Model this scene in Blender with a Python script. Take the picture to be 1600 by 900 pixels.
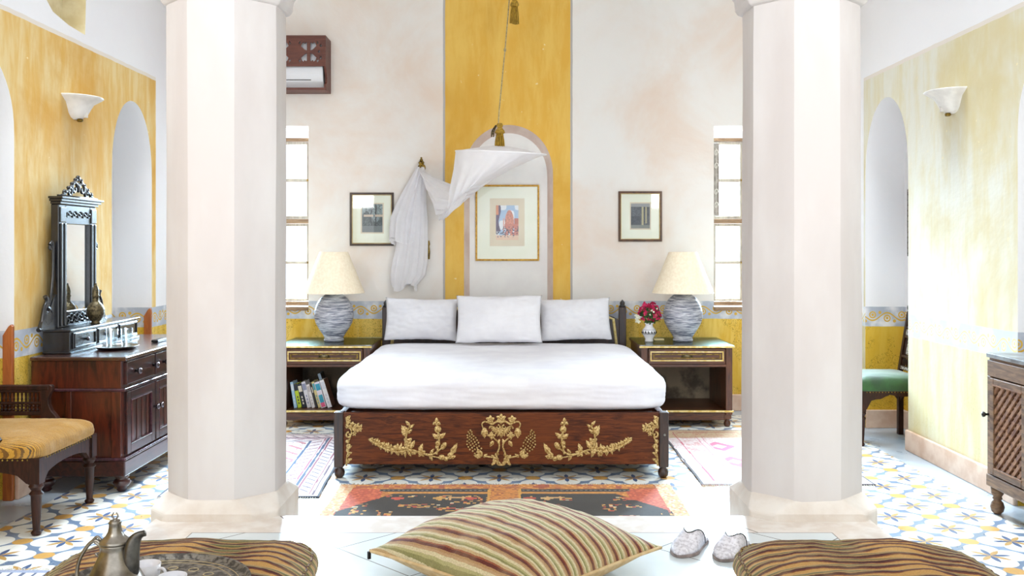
import bpy, bmesh, math, random
import numpy as np
from mathutils import Vector, Matrix, noise
from mathutils.geometry import tessellate_polygon
random.seed(7)
PI = math.pi
for o in list(bpy.data.objects): bpy.data.objects.remove(o)
S = bpy.context.scene
C = S.collection
H = 1.247            # eye height above the tiled floor
F = 1470.0           # focal length in pixels of the 1600 px frame

# ------------------------------------------------------------------ camera, world, lights, exposure
cam = bpy.data.objects.new('camera', bpy.data.cameras.new('camera')); C.objects.link(cam)
cam.location = (0, 0, H); cam.rotation_euler = (PI/2, 0, 0)
cam.data.sensor_width = 36; cam.data.lens = 36*F/1600; cam.data.shift_y = -65/1600
cam.data.clip_start = 0.05
S.camera = cam
S.view_settings.view_transform = 'Standard'; S.view_settings.look = 'None'
S.view_settings.gamma = 1; S.view_settings.use_curve_mapping = False
S.view_settings.exposure = 0.50
w = bpy.data.worlds.new('sky'); S.world = w; w.use_nodes = True
w.node_tree.nodes['Background'].inputs[0].default_value = (0.91, 0.96, 1.0, 1)
w.node_tree.nodes['Background'].inputs[1].default_value = 1.55
def area(name, loc, rot, sx, sy, power, col=(1, 1, 1), spread=180):
    l = bpy.data.lights.new(name, 'AREA'); l.shape = 'RECTANGLE'; l.size = sx; l.size_y = sy
    l.energy = power; l.color = col; l.spread = math.radians(spread)
    o = bpy.data.objects.new(name, l); C.objects.link(o); o.location = loc; o.rotation_euler = rot
    return o
# daylight outside the two windows of the back wall
area('window_daylight_left', (-1.80, 7.62, 1.60), (math.radians(-62), 0, math.radians(8)), 0.75, 1.6, 170, (0.70, 0.86, 1), 75)
area('window_daylight_right', (1.80, 7.62, 1.60), (math.radians(-62), 0, math.radians(-8)), 0.75, 1.6, 170, (0.70, 0.86, 1), 75)
# unseen overhead lamps added to brighten the two aisles, and the daylight of the open front of the room
area('aisle_fill_left', (-1.75, 5.0, 4.15), (0, 0, 0), 0.7, 2.8, 22, (0.80, 0.91, 1), 60)
area('aisle_fill_right', (1.75, 5.0, 4.15), (0, 0, 0), 0.7, 2.8, 22, (0.80, 0.91, 1), 60)
area('front_daylight_left', (-2.0, 0.6, 2.5), (math.radians(80), 0, math.radians(-14)), 0.9, 1.4, 9, (1, 0.985, 0.96), 75)
area('front_daylight_right', (2.0, 0.6, 2.5), (math.radians(80), 0, math.radians(14)), 0.9, 1.4, 9, (1, 0.985, 0.96), 75)

# ------------------------------------------------------------------ helpers
def lin(h):
    if isinstance(h, str):
        h = h.lstrip('#'); c = [int(h[i:i+2], 16)/255 for i in (0, 2, 4)]
    else: c = list(h)[:3]
    return tuple(x/12.92 if x <= .04045 else ((x+.055)/1.055)**2.4 for x in c)
def L4(h): return (*lin(h), 1)
def P(px, py, d): return Vector(((px-800)*d/F, d, H-(py-385)*d/F))
class NT:
    """small wrapper round a node tree"""
    def __init__(s, name):
        s.m = bpy.data.materials.new(name); s.m.use_nodes = True
        s.t = s.m.node_tree; s.b = s.t.nodes['Principled BSDF']
        s.o = s.t.nodes['Material Output']
    def n(s, ty, **kw):
        x = s.t.nodes.new(ty)
        for k, v in kw.items(): setattr(x, k, v)
        return x
    def put(s, sock, v):
        if v is None: return
        if isinstance(v, bpy.types.NodeSocket): s.t.links.new(v, sock)
        else:
            try: sock.default_value = v
            except Exception: sock.default_value = (*v, 1) if len(v) == 3 else v
    def m_(s, op, a, b=None, c=None):
        x = s.n('ShaderNodeMath', operation=op)
        s.put(x.inputs[0], a); s.put(x.inputs[1], b); s.put(x.inputs[2], c)
        return x.outputs[0]
    def mix(s, f, a, b, mode='MIX'):
        x = s.n('ShaderNodeMix', data_type='RGBA', blend_type=mode)
        s.put(x.inputs[0], f)
        s.put(x.inputs[6], L4(a) if isinstance(a, str) else a); s.put(x.inputs[7], L4(b) if isinstance(b, str) else b)
        return x.outputs[2]
    def pos(s):
        x = s.n('ShaderNodeNewGeometry'); y = s.n('ShaderNodeSeparateXYZ'); s.t.links.new(x.outputs['Position'], y.inputs[0])
        return x.outputs['Position'], y.outputs[0], y.outputs[1], y.outputs[2]
    def objc(s):
        x = s.n('ShaderNodeTexCoord'); return x.outputs['Object']
    def sep(s, v):
        y = s.n('ShaderNodeSeparateXYZ'); s.t.links.new(v, y.inputs[0]); return y.outputs[0], y.outputs[1], y.outputs[2]
    def scale(s, v, sc):
        x = s.n('ShaderNodeVectorMath', operation='MULTIPLY'); s.put(x.inputs[0], v); x.inputs[1].default_value = sc; return x.outputs[0]
    def noise(s, v, sc, det=4, rough=.55, dist=0):
        x = s.n('ShaderNodeTexNoise'); s.put(x.inputs['Vector'], v)
        x.inputs['Scale'].default_value = sc; x.inputs['Detail'].default_value = det
        x.inputs['Roughness'].default_value = rough; x.inputs['Distortion'].default_value = dist
        return x.outputs['Fac']
    def ramp(s, f, a, b):           # smooth 0..1 between a and b
        x = s.n('ShaderNodeMapRange', interpolation_type='SMOOTHSTEP'); s.put(x.inputs[0], f)
        x.inputs[1].default_value = a; x.inputs[2].default_value = b; return x.outputs[0]
    def gt(s, a, b): return s.m_('GREATER_THAN', a, b)
    def lt(s, a, b): return s.m_('LESS_THAN', a, b)
    def mul(s, a, b): return s.m_('MULTIPLY', a, b)
    def band(s, a, lo, hi): return s.mul(s.gt(a, lo), s.lt(a, hi))
    def bump(s, h, strength=.3, dist=.01):
        x = s.n('ShaderNodeBump'); s.put(x.inputs['Height'], h)
        x.inputs['Strength'].default_value = strength; x.inputs['Distance'].default_value = dist
        s.t.links.new(x.outputs[0], s.b.inputs['Normal'])
    def done(s, col=None, rough=None, metal=None, spec=None):
        if col is not None: s.put(s.b.inputs['Base Color'], L4(col) if isinstance(col, str) else col)
        if rough is not None: s.put(s.b.inputs['Roughness'], rough)
        if metal is not None: s.put(s.b.inputs['Metallic'], metal)
        if spec is not None: s.b.inputs['Specular IOR Level'].default_value = spec
        return s.m
def simple(name, a, b=None, sc=20, rough=.6, metal=0, bump=0, stretch=(1, 1, 1), dist=.003, spec=None, contrast=(.35, .65)):
    n = NT(name); v = n.scale(n.objc(), stretch)
    f = n.noise(v, sc, 5)
    col = n.mix(n.ramp(f, *contrast), a, b or a)
    if bump: n.bump(f, bump, dist)
    return n.done(col, rough, metal, spec)
def attr_mat(name, rough=.85, bump=0, sc=300, dist=.002, sheen=0):
    n = NT(name); a = n.n('ShaderNodeAttribute', attribute_name='pat')
    v = n.objc(); f = n.noise(v, sc, 3)
    col = n.mix(n.mul(f, .35), a.outputs['Color'], n.mix(1.0, a.outputs['Color'], (.55, .55, .55, 1), 'MULTIPLY'))
    if bump: n.bump(f, bump, dist)
    if sheen: n.b.inputs['Sheen Weight'].default_value = sheen
    return n.done(col, rough)

def obj(name, bm, mat, parent=None, smooth=None, bevel=0, seg=2, doub=False):
    if doub: bmesh.ops.remove_doubles(bm, verts=bm.verts, dist=1e-5)
    off = Vector()
    p = parent
    while p: off += p.location; p = p.parent
    if parent: bmesh.ops.translate(bm, verts=bm.verts, vec=-off)
    bmesh.ops.recalc_face_normals(bm, faces=bm.faces) if len(bm.faces) < 60000 else None
    me = bpy.data.meshes.new(name); bm.to_mesh(me); bm.free()
    for m in (mat if isinstance(mat, (list, tuple)) else [mat]): me.materials.append(m)
    o = bpy.data.objects.new(name, me); C.objects.link(o); o.parent = parent
    if smooth == 'all': me.shade_smooth()
    elif smooth:
        me.shade_smooth(); 
        try: me.set_sharp_from_angle(angle=math.radians(smooth if smooth > 1 else 40))
        except Exception: pass
    if bevel:
        b = o.modifiers.new('bevel', 'BEVEL'); b.width = bevel; b.segments = seg; b.limit_method = 'ANGLE'; b.angle_limit = .6
        b.harden_normals = False
    return o
def tag(o, label, cat, group=None):
    o['label'] = label; o['category'] = cat
    if group: o['group'] = group
    return o
def thing(name, label, cat, loc=(0, 0, 0), group=None):
    o = bpy.data.objects.new(name, None); C.objects.link(o); o.location = loc; o.empty_display_size = .1
    return tag(o, label, cat, group)
def struct(o): o['kind'] = 'structure'; return o
def copy_tree(o, parent=None):
    c = o.copy(); C.objects.link(c); c.parent = parent
    for ch in [x for x in C.objects if x.parent == o]: copy_tree(ch, c)
    return c
def B(): return bmesh.new()
def box(bm, x0, x1, y0, y1, z0, z1, M=None):
    v = [bm.verts.new((x, y, z)) for x in (x0, x1) for y in (y0, y1) for z in (z0, z1)]
    for f in ((0, 1, 3, 2), (4, 6, 7, 5), (0, 4, 5, 1), (2, 3, 7, 6), (0, 2, 6, 4), (1, 5, 7, 3)):
        bm.faces.new([v[i] for i in f])
    if M: bmesh.ops.transform(bm, matrix=M, verts=v)
    return bm
def lathe(bm, prof, c=(0, 0, 0), n=32, sx=1, sy=1, M=None, ang=2*PI, cap=True):
    rings = []; full = abs(ang-2*PI) < 1e-6; allv = []
    for r, z in prof:
        if r < 1e-6: v = bm.verts.new((c[0], c[1], c[2]+z)); rings.append([v]); allv.append(v)
        else:
            k = n if full else n+1
            rg = [bm.verts.new((c[0]+r*sx*math.cos(ang*i/n), c[1]+r*sy*math.sin(ang*i/n), c[2]+z)) for i in range(k)]
            rings.append(rg); allv += rg
    for a, b in zip(rings, rings[1:]):
        k = max(len(a), len(b)); kk = k if full else k-1
        for i in range(kk):
            j = (i+1) % k
            q = [a[i % len(a)], a[j % len(a)], b[j % len(b)], b[i % len(b)]]
            u = []
            for x in q:
                if x not in u: u.append(x)
            if len(u) > 2:
                try: bm.faces.new(u)
                except ValueError: pass
    for rg in (rings[0], rings[-1]):
        if cap and len(rg) > 2 and full:
            try: bm.faces.new(rg)
            except ValueError: pass
    if M: bmesh.ops.transform(bm, matrix=M, verts=allv)
    return bm
def tube(bm, pts, r, n=8, cap=True, flat=1):
    pts = [Vector(p) for p in pts]; rs = r if isinstance(r, (list, tuple)) else [r]*len(pts)
    rings = []; up = None
    for i, p in enumerate(pts):
        t = (pts[min(i+1, len(pts)-1)]-pts[max(i-1, 0)]).normalized()
        if up is None: up = t.orthogonal().normalized()
        up = (up-t*up.dot(t))
        up = up.normalized() if up.length > 1e-6 else t.orthogonal().normalized()
        s = t.cross(up)
        rings.append([bm.verts.new(p+(up*math.cos(2*PI*k/n)+s*math.sin(2*PI*k/n)*flat)*rs[i]) for k in range(n)])
    for a, b in zip(rings, rings[1:]):
        for k in range(n): bm.faces.new((a[k], a[(k+1) % n], b[(k+1) % n], b[k]))
    if cap: bm.faces.new(rings[0]); bm.faces.new(rings[-1])
    return bm
def spline(pts, k=6):
    pts = [Vector(p) for p in pts]; out = []
    for i in range(len(pts)-1):
        p0, p1, p2, p3 = pts[max(i-1, 0)], pts[i], pts[i+1], pts[min(i+2, len(pts)-1)]
        for j in range(k):
            t = j/k
            out.append(.5*((2*p1)+(p2-p0)*t+(2*p0-5*p1+4*p2-p3)*t*t+(3*p1-p0-3*p2+p3)*t**3))
    out.append(pts[-1]); return out
def prism(bm, poly, axis, a, b):
    """extrude a 2-D polygon (list of pairs) between a and b along axis"""
    def mk(p, h):
        return {'x': (h, p[0], p[1]), 'y': (p[0], h, p[1]), 'z': (p[0], p[1], h)}[axis]
    v0 = [bm.verts.new(mk(p, a)) for p in poly]; v1 = [bm.verts.new(mk(p, b)) for p in poly]
    tris = tessellate_polygon([[Vector((p[0], p[1], 0)) for p in poly]])
    for t in tris:
        bm.faces.new([v0[i] for i in t]); bm.faces.new([v1[i] for i in reversed(t)])
    n = len(poly)
    for i in range(n): bm.faces.new((v0[i], v0[(i+1) % n], v1[(i+1) % n], v1[i]))
    return bm
def ball(bm, c, rx, ry=None, rz=None, n=10, M=None):
    ry = rx if ry is None else ry; rz = rx if rz is None else rz
    mt = Matrix.Translation(c) @ (M or Matrix()) @ Matrix.Diagonal((rx, ry, rz, 1))
    bmesh.ops.create_uvsphere(bm, u_segments=n, v_segments=max(4, n*2//3), radius=1, matrix=mt)
    return bm
def paint(o, fn):
    """per-corner colours from fn(x,y,z arrays of face centres) -> (n,3) srgb 0..1"""
    me = o.data; n = len(me.polygons)
    c = np.empty(n*3); me.polygons.foreach_get('center', c); c = c.reshape(-1, 3)
    col = fn(c[:, 0], c[:, 1], c[:, 2])
    col = np.where(col <= .04045, col/12.92, ((col+.055)/1.055)**2.4)
    tot = np.empty(n, dtype=np.int32); me.polygons.foreach_get('loop_total', tot)
    a = me.color_attributes.new('pat', 'FLOAT_COLOR', 'CORNER')
    full = np.concatenate([np.repeat(col, tot, axis=0), np.ones((tot.sum(), 1))], axis=1)
    a.data.foreach_set('color', full.astype(np.float32).ravel())
    return o
def hx(h): h = h.lstrip('#'); return np.array([int(h[i:i+2], 16)/255 for i in (0, 2, 4)])
def hsh(*a):
    t = np.zeros_like(np.asarray(a[0], dtype=float))
    for i, x in enumerate(a): t = t+np.asarray(x)*(12.9898+65.233*i)
    return np.modf(np.abs(np.sin(t)*43758.5453))[0]
def grid_mesh(nx, ny, fn):
    """grid bmesh from fn(u,v) u,v in 0..1"""
    me_v = []; 
    bm = B(); vs = [[bm.verts.new(fn(i/nx, j/ny)) for i in range(nx+1)] for j in range(ny+1)]
    for j in range(ny):
        for i in range(nx): bm.faces.new((vs[j][i], vs[j][i+1], vs[j+1][i+1], vs[j+1][i]))
    return bm

# ------------------------------------------------------------------ materials
def wood(name, a, b, rough=.35, sc=6, stretch=(1, 1, 14), spec=.5, coat=.2):
    n = NT(name); v = n.scale(n.objc(), stretch)
    f = n.noise(v, sc, 7, .65, 1.2); g = n.noise(n.objc(), 3, 3)
    col = n.mix(n.ramp(f, .3, .7), a, b); col = n.mix(n.mul(n.ramp(g, .45, .75), .45), col, b)
    n.bump(f, .15, .002); n.b.inputs['Coat Weight'].default_value = coat; n.b.inputs['Coat Roughness'].default_value = .25
    return n.done(col, rough, 0, spec)
W_bedx = wood('bed_walnut', '#32150a', '#6f3817', .5, 7, (1.2, 8, 12), spec=.22, coat=.03)
W_bed_dark = wood('bed_dark_wood', '#1f120c', '#3f2414', .35, 6, (8, 8, 1))
W_dress = wood('dresser_mahogany', '#240c06', '#5e2410', .3, 4, (7, 7, 1), coat=.4)
W_dress_d = wood('dresser_dark_mahogany', '#190b0c', '#451d16', .3, 4, (7, 1, 7), coat=.35)
W_ebony = wood('ebonised_wood', '#0c0d10', '#26262a', .25, 8, (5, 5, 2), coat=.5)
W_chair = wood('chair_dark_walnut', '#1c0d08', '#3e1f13', .45, 8, (6, 6, 1), spec=.3, coat=.05)
W_night = wood('nightstand_walnut', '#371b0c', '#683a1c', .4, 5, (1, 6, 10))
W_night_v = wood('nightstand_walnut_upright', '#371b0c', '#683a1c', .4, 5, (10, 6, 1))
W_inside = simple('worn_cabinet_back', '#4b4033', '#8d7d66', 6, .8, bump=.2, contrast=(.4, .62))
W_cab = wood('weathered_cabinet_wood', '#4a3222', '#8a6848', .55, 5, (6, 1, 8), coat=.05)
W_cab_v = wood('weathered_cabinet_slats', '#5d3826', '#9d7250', .6, 5, (4, 4, 4), coat=.0)
W_orange = wood('orange_wood_strip', '#8f4719', '#b46426', .5, 6, (9, 9, 1))
W_ac = wood('air_conditioner_cover_wood', '#4c2216', '#6a3524', .5, 6, (1, 6, 9), coat=.05)
W_win = wood('window_frame_wood', '#9a8f80', '#c9bda8', .6, 6, (9, 9, 1), coat=0)
W_win_b = wood('window_sill_wood', '#6f523a', '#a98a68', .6, 6, (1, 9, 9), coat=0)
W_frame = wood('picture_frame_wood', '#24140a', '#4a2f16', .35, 9, (4, 4, 4))
W_frame2 = wood('picture_frame_brown_wood', '#3a2110', '#704724', .35, 9, (4, 4, 4))
GOLD = simple('gilded_carving', '#8d6a30', '#d8bd80', 130, .42, .35, .4, contrast=(.35, .65))
GOLDT = simple('gilt_trim', '#d8b862', '#f0dc9c', 40, .4, .2)
GOLDF = simple('gold_leaf_frame', '#a87720', '#dcb048', 80, .35, .5, .3)
BRASS = simple('aged_brass', '#5e4a1c', '#a88a3c', 50, .35, .85)
BRASS_D = simple('dark_engraved_brass', '#3d3424', '#6d5f42', 90, .4, .7, .6)
SILVER = simple('worn_silver', '#5f574e', '#aaa398', 12, .28, .95, .25, contrast=(.3, .7))
IRON = simple('dark_metal', '#1d1c1c', '#3a3633', 30, .35, .8)
CHROME = simple('polished_knob', '#4a4448', '#6c6468', 30, .12, .9)
SHEET = simple('white_cotton_sheet', '#dddbe1', '#e5e4e8', 5, .9, 0, .6, dist=.008)
PILLOW = simple('white_pillow_cotton', '#dddce1', '#e6e5e9', 5, .9, 0, .6, dist=.008)
SHADE = simple('cream_lamp_shade', '#ecdcc0', '#f3e6cd', 60, .85)
ALAB = simple('white_alabaster', '#dcd8d2', '#eeeae4', 12, .3, spec=.5)
CHINA = simple('white_porcelain', '#eceaf0', '#f4f3f6', 5, .12, spec=.6)
STONE = simple('pink_stone_baseboard', '#d2ae94', '#e2c6b0', 9, .6, 0, .15)
STONE_C = simple('column_plinth_stone', '#ddd2c8', '#e8e1da', 7, .65, 0, .4, dist=.01)
COLM = simple('column_plaster', '#d2cbca', '#dedada', 2.2, .75, 0, .35, stretch=(1, 1, .35), dist=.02)
WHITE = simple('white_plaster', '#eceae9', '#f1efee', 3, .8, 0, .2, dist=.01)
NICHE = simple('niche_plaster', '#eae7e5', '#f0efec', 4, .8, 0, .3, dist=.01)
NICHE_E = simple('niche_pink_edge', '#d5bdb0', '#e4d2c6', 5, .8, 0, .3, dist=.01)
UPN = simple('upper_niche_stone', '#d9c79a', '#e9dcb8', 8, .85, 0, .4, dist=.01)
PLAST = simple('white_plastic', '#e6e8ee', '#eceef2', 4, .35)
PAPER = simple('cream_mount_board', '#e8ecd8', '#eef0e0', 5, .8)
PAPER2 = simple('beige_mount_board', '#d5c8ac', '#dcd0b6', 5, .8)
VELVET = simple('green_velvet', '#0e360b', '#245c1a', 8, .7, 0, .2, contrast=(.3, .75)); VELVET.node_tree.nodes['Principled BSDF'].inputs['Sheen Weight'].default_value = .6
TASSEL = simple('gold_tassel_thread', '#7a5c10', '#c39a2c', 30, .7, 0, .6, stretch=(9, 9, 1))
ROPE = simple('natural_cord', '#8d7c58', '#b8a780', 90, .8, 0, .5)
LEATHER = simple('silver_slipper_brocade', '#c4bfc6', '#e9e6ec', 90, .45, .2, .8, contrast=(.35, .6))
LEATHIN = simple('slipper_lining', '#c9bfb8', '#d9d0c8', 20, .8)
PIPING = simple('cushion_cream_backing', '#c9a878', '#d9be92', 30, .85, 0, .2)
GLASSM = NT('clear_glass'); GLASSM.b.inputs['Transmission Weight'].default_value = 1; GLASSM.b.inputs['IOR'].default_value = 1.45
GLASSM.done('#ffffff', .02)
def stripe_mat(name, per, stops, vec=(0, 1, 0), wob=.004, wsc=6, bump=.5, phase=5.0, thread=260, wx=0):
    n = NT(name); v = n.objc(); x, y, z = n.sep(v)
    t = n.m_('ADD', n.m_('ADD', n.mul(x, vec[0]), n.mul(y, vec[1])), n.mul(z, vec[2]))
    t = n.m_('ADD', t, n.m_('MULTIPLY_ADD', n.noise(v, wsc, 2), 2*wob, phase*per-wob))
    if wx: t = n.m_('ADD', t, n.mul(n.mul(n.m_('SINE', n.mul(x, 17.0)), n.m_('SINE', n.mul(x, 5.0))), wx))
    t = n.m_('ADD', t, n.m_('MULTIPLY_ADD', n.noise(v, 120, 2), .003, -.0015))
    f = n.m_('FRACT', n.m_('DIVIDE', t, per))
    r = n.n('ShaderNodeValToRGB'); r.color_ramp.interpolation = 'CONSTANT'; n.t.links.new(f, r.inputs[0])
    els = r.color_ramp.elements; lo = 0.0
    for i, (hi, c_) in enumerate(stops):
        e = els[0] if i == 0 else (els[1] if i == 1 else els.new(lo)); e.position = lo; e.color = L4(c_); lo = hi
    th = n.noise(n.scale(v, (1, 1.6, 1)), thread, 3, .7); g = n.noise(v, 9, 4)
    col = n.mix(n.mul(n.ramp(th, .35, .65), .42), r.outputs[0], n.mix(1.0, r.outputs[0], (.42, .38, .34, 1), 'MULTIPLY'))
    col = n.mix(n.mul(n.ramp(g, .4, .7), .18), col, '#d8c090')
    n.bump(th, bump, .004); n.b.inputs['Sheen Weight'].default_value = .15
    return n.done(col, .9)
SEATM = stripe_mat('mustard_striped_upholstery', .022, [(.10, '#3d2a14'), (.22, '#c08a26'), (.34, '#7a5218'), (.48, '#cf9a34'), (.60, '#8a5e1c'), (.72, '#b98426'), (.82, '#6a4716'), (1, '#c6902c')], (.12, 1, 0), .002, 5, .3)
BOLSTM = stripe_mat('gold_maroon_striped_cotton', .052, [(.28, '#c99a54'), (.34, '#7c3c1c'), (.46, '#480f0c'), (.54, '#a8864e'), (.66, '#5f5c2c'), (.74, '#877c3e'), (.88, '#ccaa68'), (1.0, '#b98d4c')], (0, 1, -.22), .0015, 5, .7, wx=.004)
CUSHM = stripe_mat('cream_rust_striped_weave', .061, [(.15, '#64200e'), (.23, '#9a4e2a'), (.36, '#c8a878'), (.46, '#dccfa8'), (.56, '#8f8a52'), (.66, '#b5ac74'), (.80, '#dccda4'), (.90, '#c09a70'), (1.0, '#b58a58')], (0, 1, 0), .002, 5, .8, thread=170)
def thin_glass(name, k=.08, tint='#f4fbff'):
    n = NT(name); t = n.n('ShaderNodeBsdfTransparent'); g = n.n('ShaderNodeBsdfGlossy'); mx = n.n('ShaderNodeMixShader')
    t.inputs[0].default_value = L4(tint); g.inputs['Roughness'].default_value = .03; mx.inputs[0].default_value = k
    n.t.links.new(t.outputs[0], mx.inputs[1]); n.t.links.new(g.outputs[0], mx.inputs[2]); n.t.links.new(mx.outputs[0], n.o.inputs[0])
    return n.m
PANE = thin_glass('window_pane_glass')
GLASSM = thin_glass('clear_drinking_glass', .16, '#f2f8fa')
TOPGLASS = thin_glass('glass_top_sheet', .22, '#e6f2f0')
MIRROR = NT('mirror_silvering').done('#f2f6fa', .02, 1.0)
def net_mat():
    n = NT('white_mosquito_net'); d = n.n('ShaderNodeBsdfDiffuse'); tl = n.n('ShaderNodeBsdfTranslucent'); t = n.n('ShaderNodeBsdfTransparent')
    d.inputs[0].default_value = L4('#fdfcfe'); tl.inputs[0].default_value = L4('#fdfcfe')
    a = n.n('ShaderNodeMixShader'); a.inputs[0].default_value = .5
    b = n.n('ShaderNodeMixShader')
    f = n.noise(n.scale(n.objc(), (1, 1, 1)), 14, 3); n.put(b.inputs[0], n.m_('ADD', n.mul(f, .12), .0))
    n.t.links.new(d.outputs[0], a.inputs[1]); n.t.links.new(tl.outputs[0], a.inputs[2])
    n.t.links.new(a.outputs[0], b.inputs[1]); n.t.links.new(t.outputs[0], b.inputs[2]); n.t.links.new(b.outputs[0], n.o.inputs[0])
    return n.m
NET = net_mat()
ATTR = attr_mat('woven_pattern', .9, .5, 220, .003, .2)
PRINT = attr_mat('printed_paper', .6)

def wall_mat(name, axis, white_a, white_b, yel_a, yel_b, yel_c, field, band_c='#b3b9c4', orn='#d8ae4a', dado_a='#d6aa38', dado_b='#e8c766', ymix=(.35, .65), field_from=.83, grey_lines=False, z0=.697, z1=.832, sk=.75):
    n = NT(name); p, x, y, z = n.pos(); s = x if axis == 'x' else (y if axis == 'y' else n.m_('ADD', x, y))
    n1 = n.noise(p, 1.3, 5, .6, .4); n2 = n.noise(n.scale(p, (5, 5, 1)), 2.2, 6, .65, .3); n3 = n.noise(p, 30, 3)
    wcol = n.mix(n.ramp(n1, .34, .80), white_a, white_b)
    ycol = n.mix(n.ramp(n2, *ymix), yel_a, yel_b)
    ycol = n.mix(n.mul(n.ramp(n1, .45, .7), .75), ycol, yel_c)
    spk = n.ramp(n.noise(p, 22, 2, .5), .735, .76)
    ycol = n.mix(n.mul(spk, .7), ycol, '#f4e6b8')
    jag = n.m_('MULTIPLY_ADD', n.noise(p, 9, 3), .008, -.004)
    sj = n.m_('ADD', s, jag); zj = n.m_('ADD', z, jag)
    col = wcol
    lo, hi, ztop = field
    infield = n.mul(n.band(sj, lo, hi), n.mul(n.gt(zj, field_from), n.lt(zj, ztop)))
    col = n.mix(infield, col, ycol)
    if grey_lines:
        for e in (lo, hi):
            col = n.mix(n.mul(n.band(sj, e-.008, e+.008), n.gt(z, .83)), col, '#b9b3ae')
    else:
        col = n.mix(n.mul(n.band(zj, ztop-.004, ztop+.02), n.lt(sj, hi)), col, '#e6dcd0')
    # painted border with scrolls and the stencilled dado below
    zc = (z0+z1)/2; k = 2*PI/.20
    si = n.m_('SINE', n.mul(s, k)); wave = n.mul(si, .026)
    dd = n.m_('ABSOLUTE', n.m_('SUBTRACT', n.m_('SUBTRACT', z, zc), wave))
    line = n.lt(dd, .0055)
    # curls: rings alternately above and below the wave
    def ring(ph, sgn, zo, r, t):
        fr = n.m_('SUBTRACT', n.m_('FRACT', n.m_('ADD', n.m_('DIVIDE', s, .20), ph)), .5)
        dx = n.mul(fr, .20); dz = n.m_('SUBTRACT', z, zc+zo)
        r_ = n.m_('SQRT', n.m_('ADD', n.mul(dx, dx), n.mul(dz, dz)))
        return n.lt(n.m_('ABSOLUTE', n.m_('SUBTRACT', r_, r)), t)
    o1 = ring(.25, 1, -.012, .020, .0045); o2 = ring(.75, 1, .012, .020, .0045)
    o3 = ring(.25, 1, -.010, 0, .009); o4 = ring(.75, 1, .012, 0, .009); o5 = ring(.5, 1, .028, 0, .011); o6 = ring(.0, 1, -.03, 0, .011)
    m = line
    for q in (o1, o2, o3, o4, o5, o6): m = n.m_('MAXIMUM', m, q)
    inband = n.band(zj, z0, z1)
    bcol = n.mix(n.ramp(n.noise(p, 6, 4), .45, .7), band_c, white_a)
    bcol = n.mix(m, bcol, orn)
    col = n.mix(inband, col, bcol)
    dcol = n.mix(n.ramp(n2, .35, .65), dado_a, dado_b)
    st = n.noise(p, 26, 1.5, .5, 2.2)
    sten = n.mul(n.lt(n.m_('ABSOLUTE', n.m_('SUBTRACT', st, .5)), .018), n.gt(n.noise(p, 2.2, 2), .42))
    dcol = n.mix(n.mul(sten, sk), dcol, '#8a6a1e')
    col = n.mix(n.lt(zj, z0), col, dcol)
    h = n.m_('ADD', n1, n.mul(n3, .12)); n.bump(h, .35, .02)
    return n.done(col, .78, 0, .3)
M_back = wall_mat('back_wall_plaster', 'x', '#eeebe6', '#e8d3c1', '#e4b24c', '#ebc262', '#d6a23c', (-.516, .452, 9), grey_lines=True)
M_left = wall_mat('left_wall_plaster', 'y', '#f0eeef', '#eeeaec', '#deb263', '#e5cc94', '#d19a3c', (-9, 6.47, 2.39))
M_right = wall_mat('right_wall_plaster', 'y', '#f2f0f1', '#f0eeee', '#ddd3b0', '#e2dfd0', '#d6c48c', (-9, 6.50, 2.39), dado_a='#d6cb9c', dado_b='#dad4b8', band_c='#cdd6dc', orn='#e6d79c', ymix=(.3, .6), sk=.12)
M_jamb = wall_mat('archway_plaster', 'xy', '#f0eeee', '#f4f2f2', '#d9a52e', '#e3b23e', '#d09a2a', (90, 91, 9), dado_a='#d9ae34', dado_b='#e2bc48')

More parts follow.
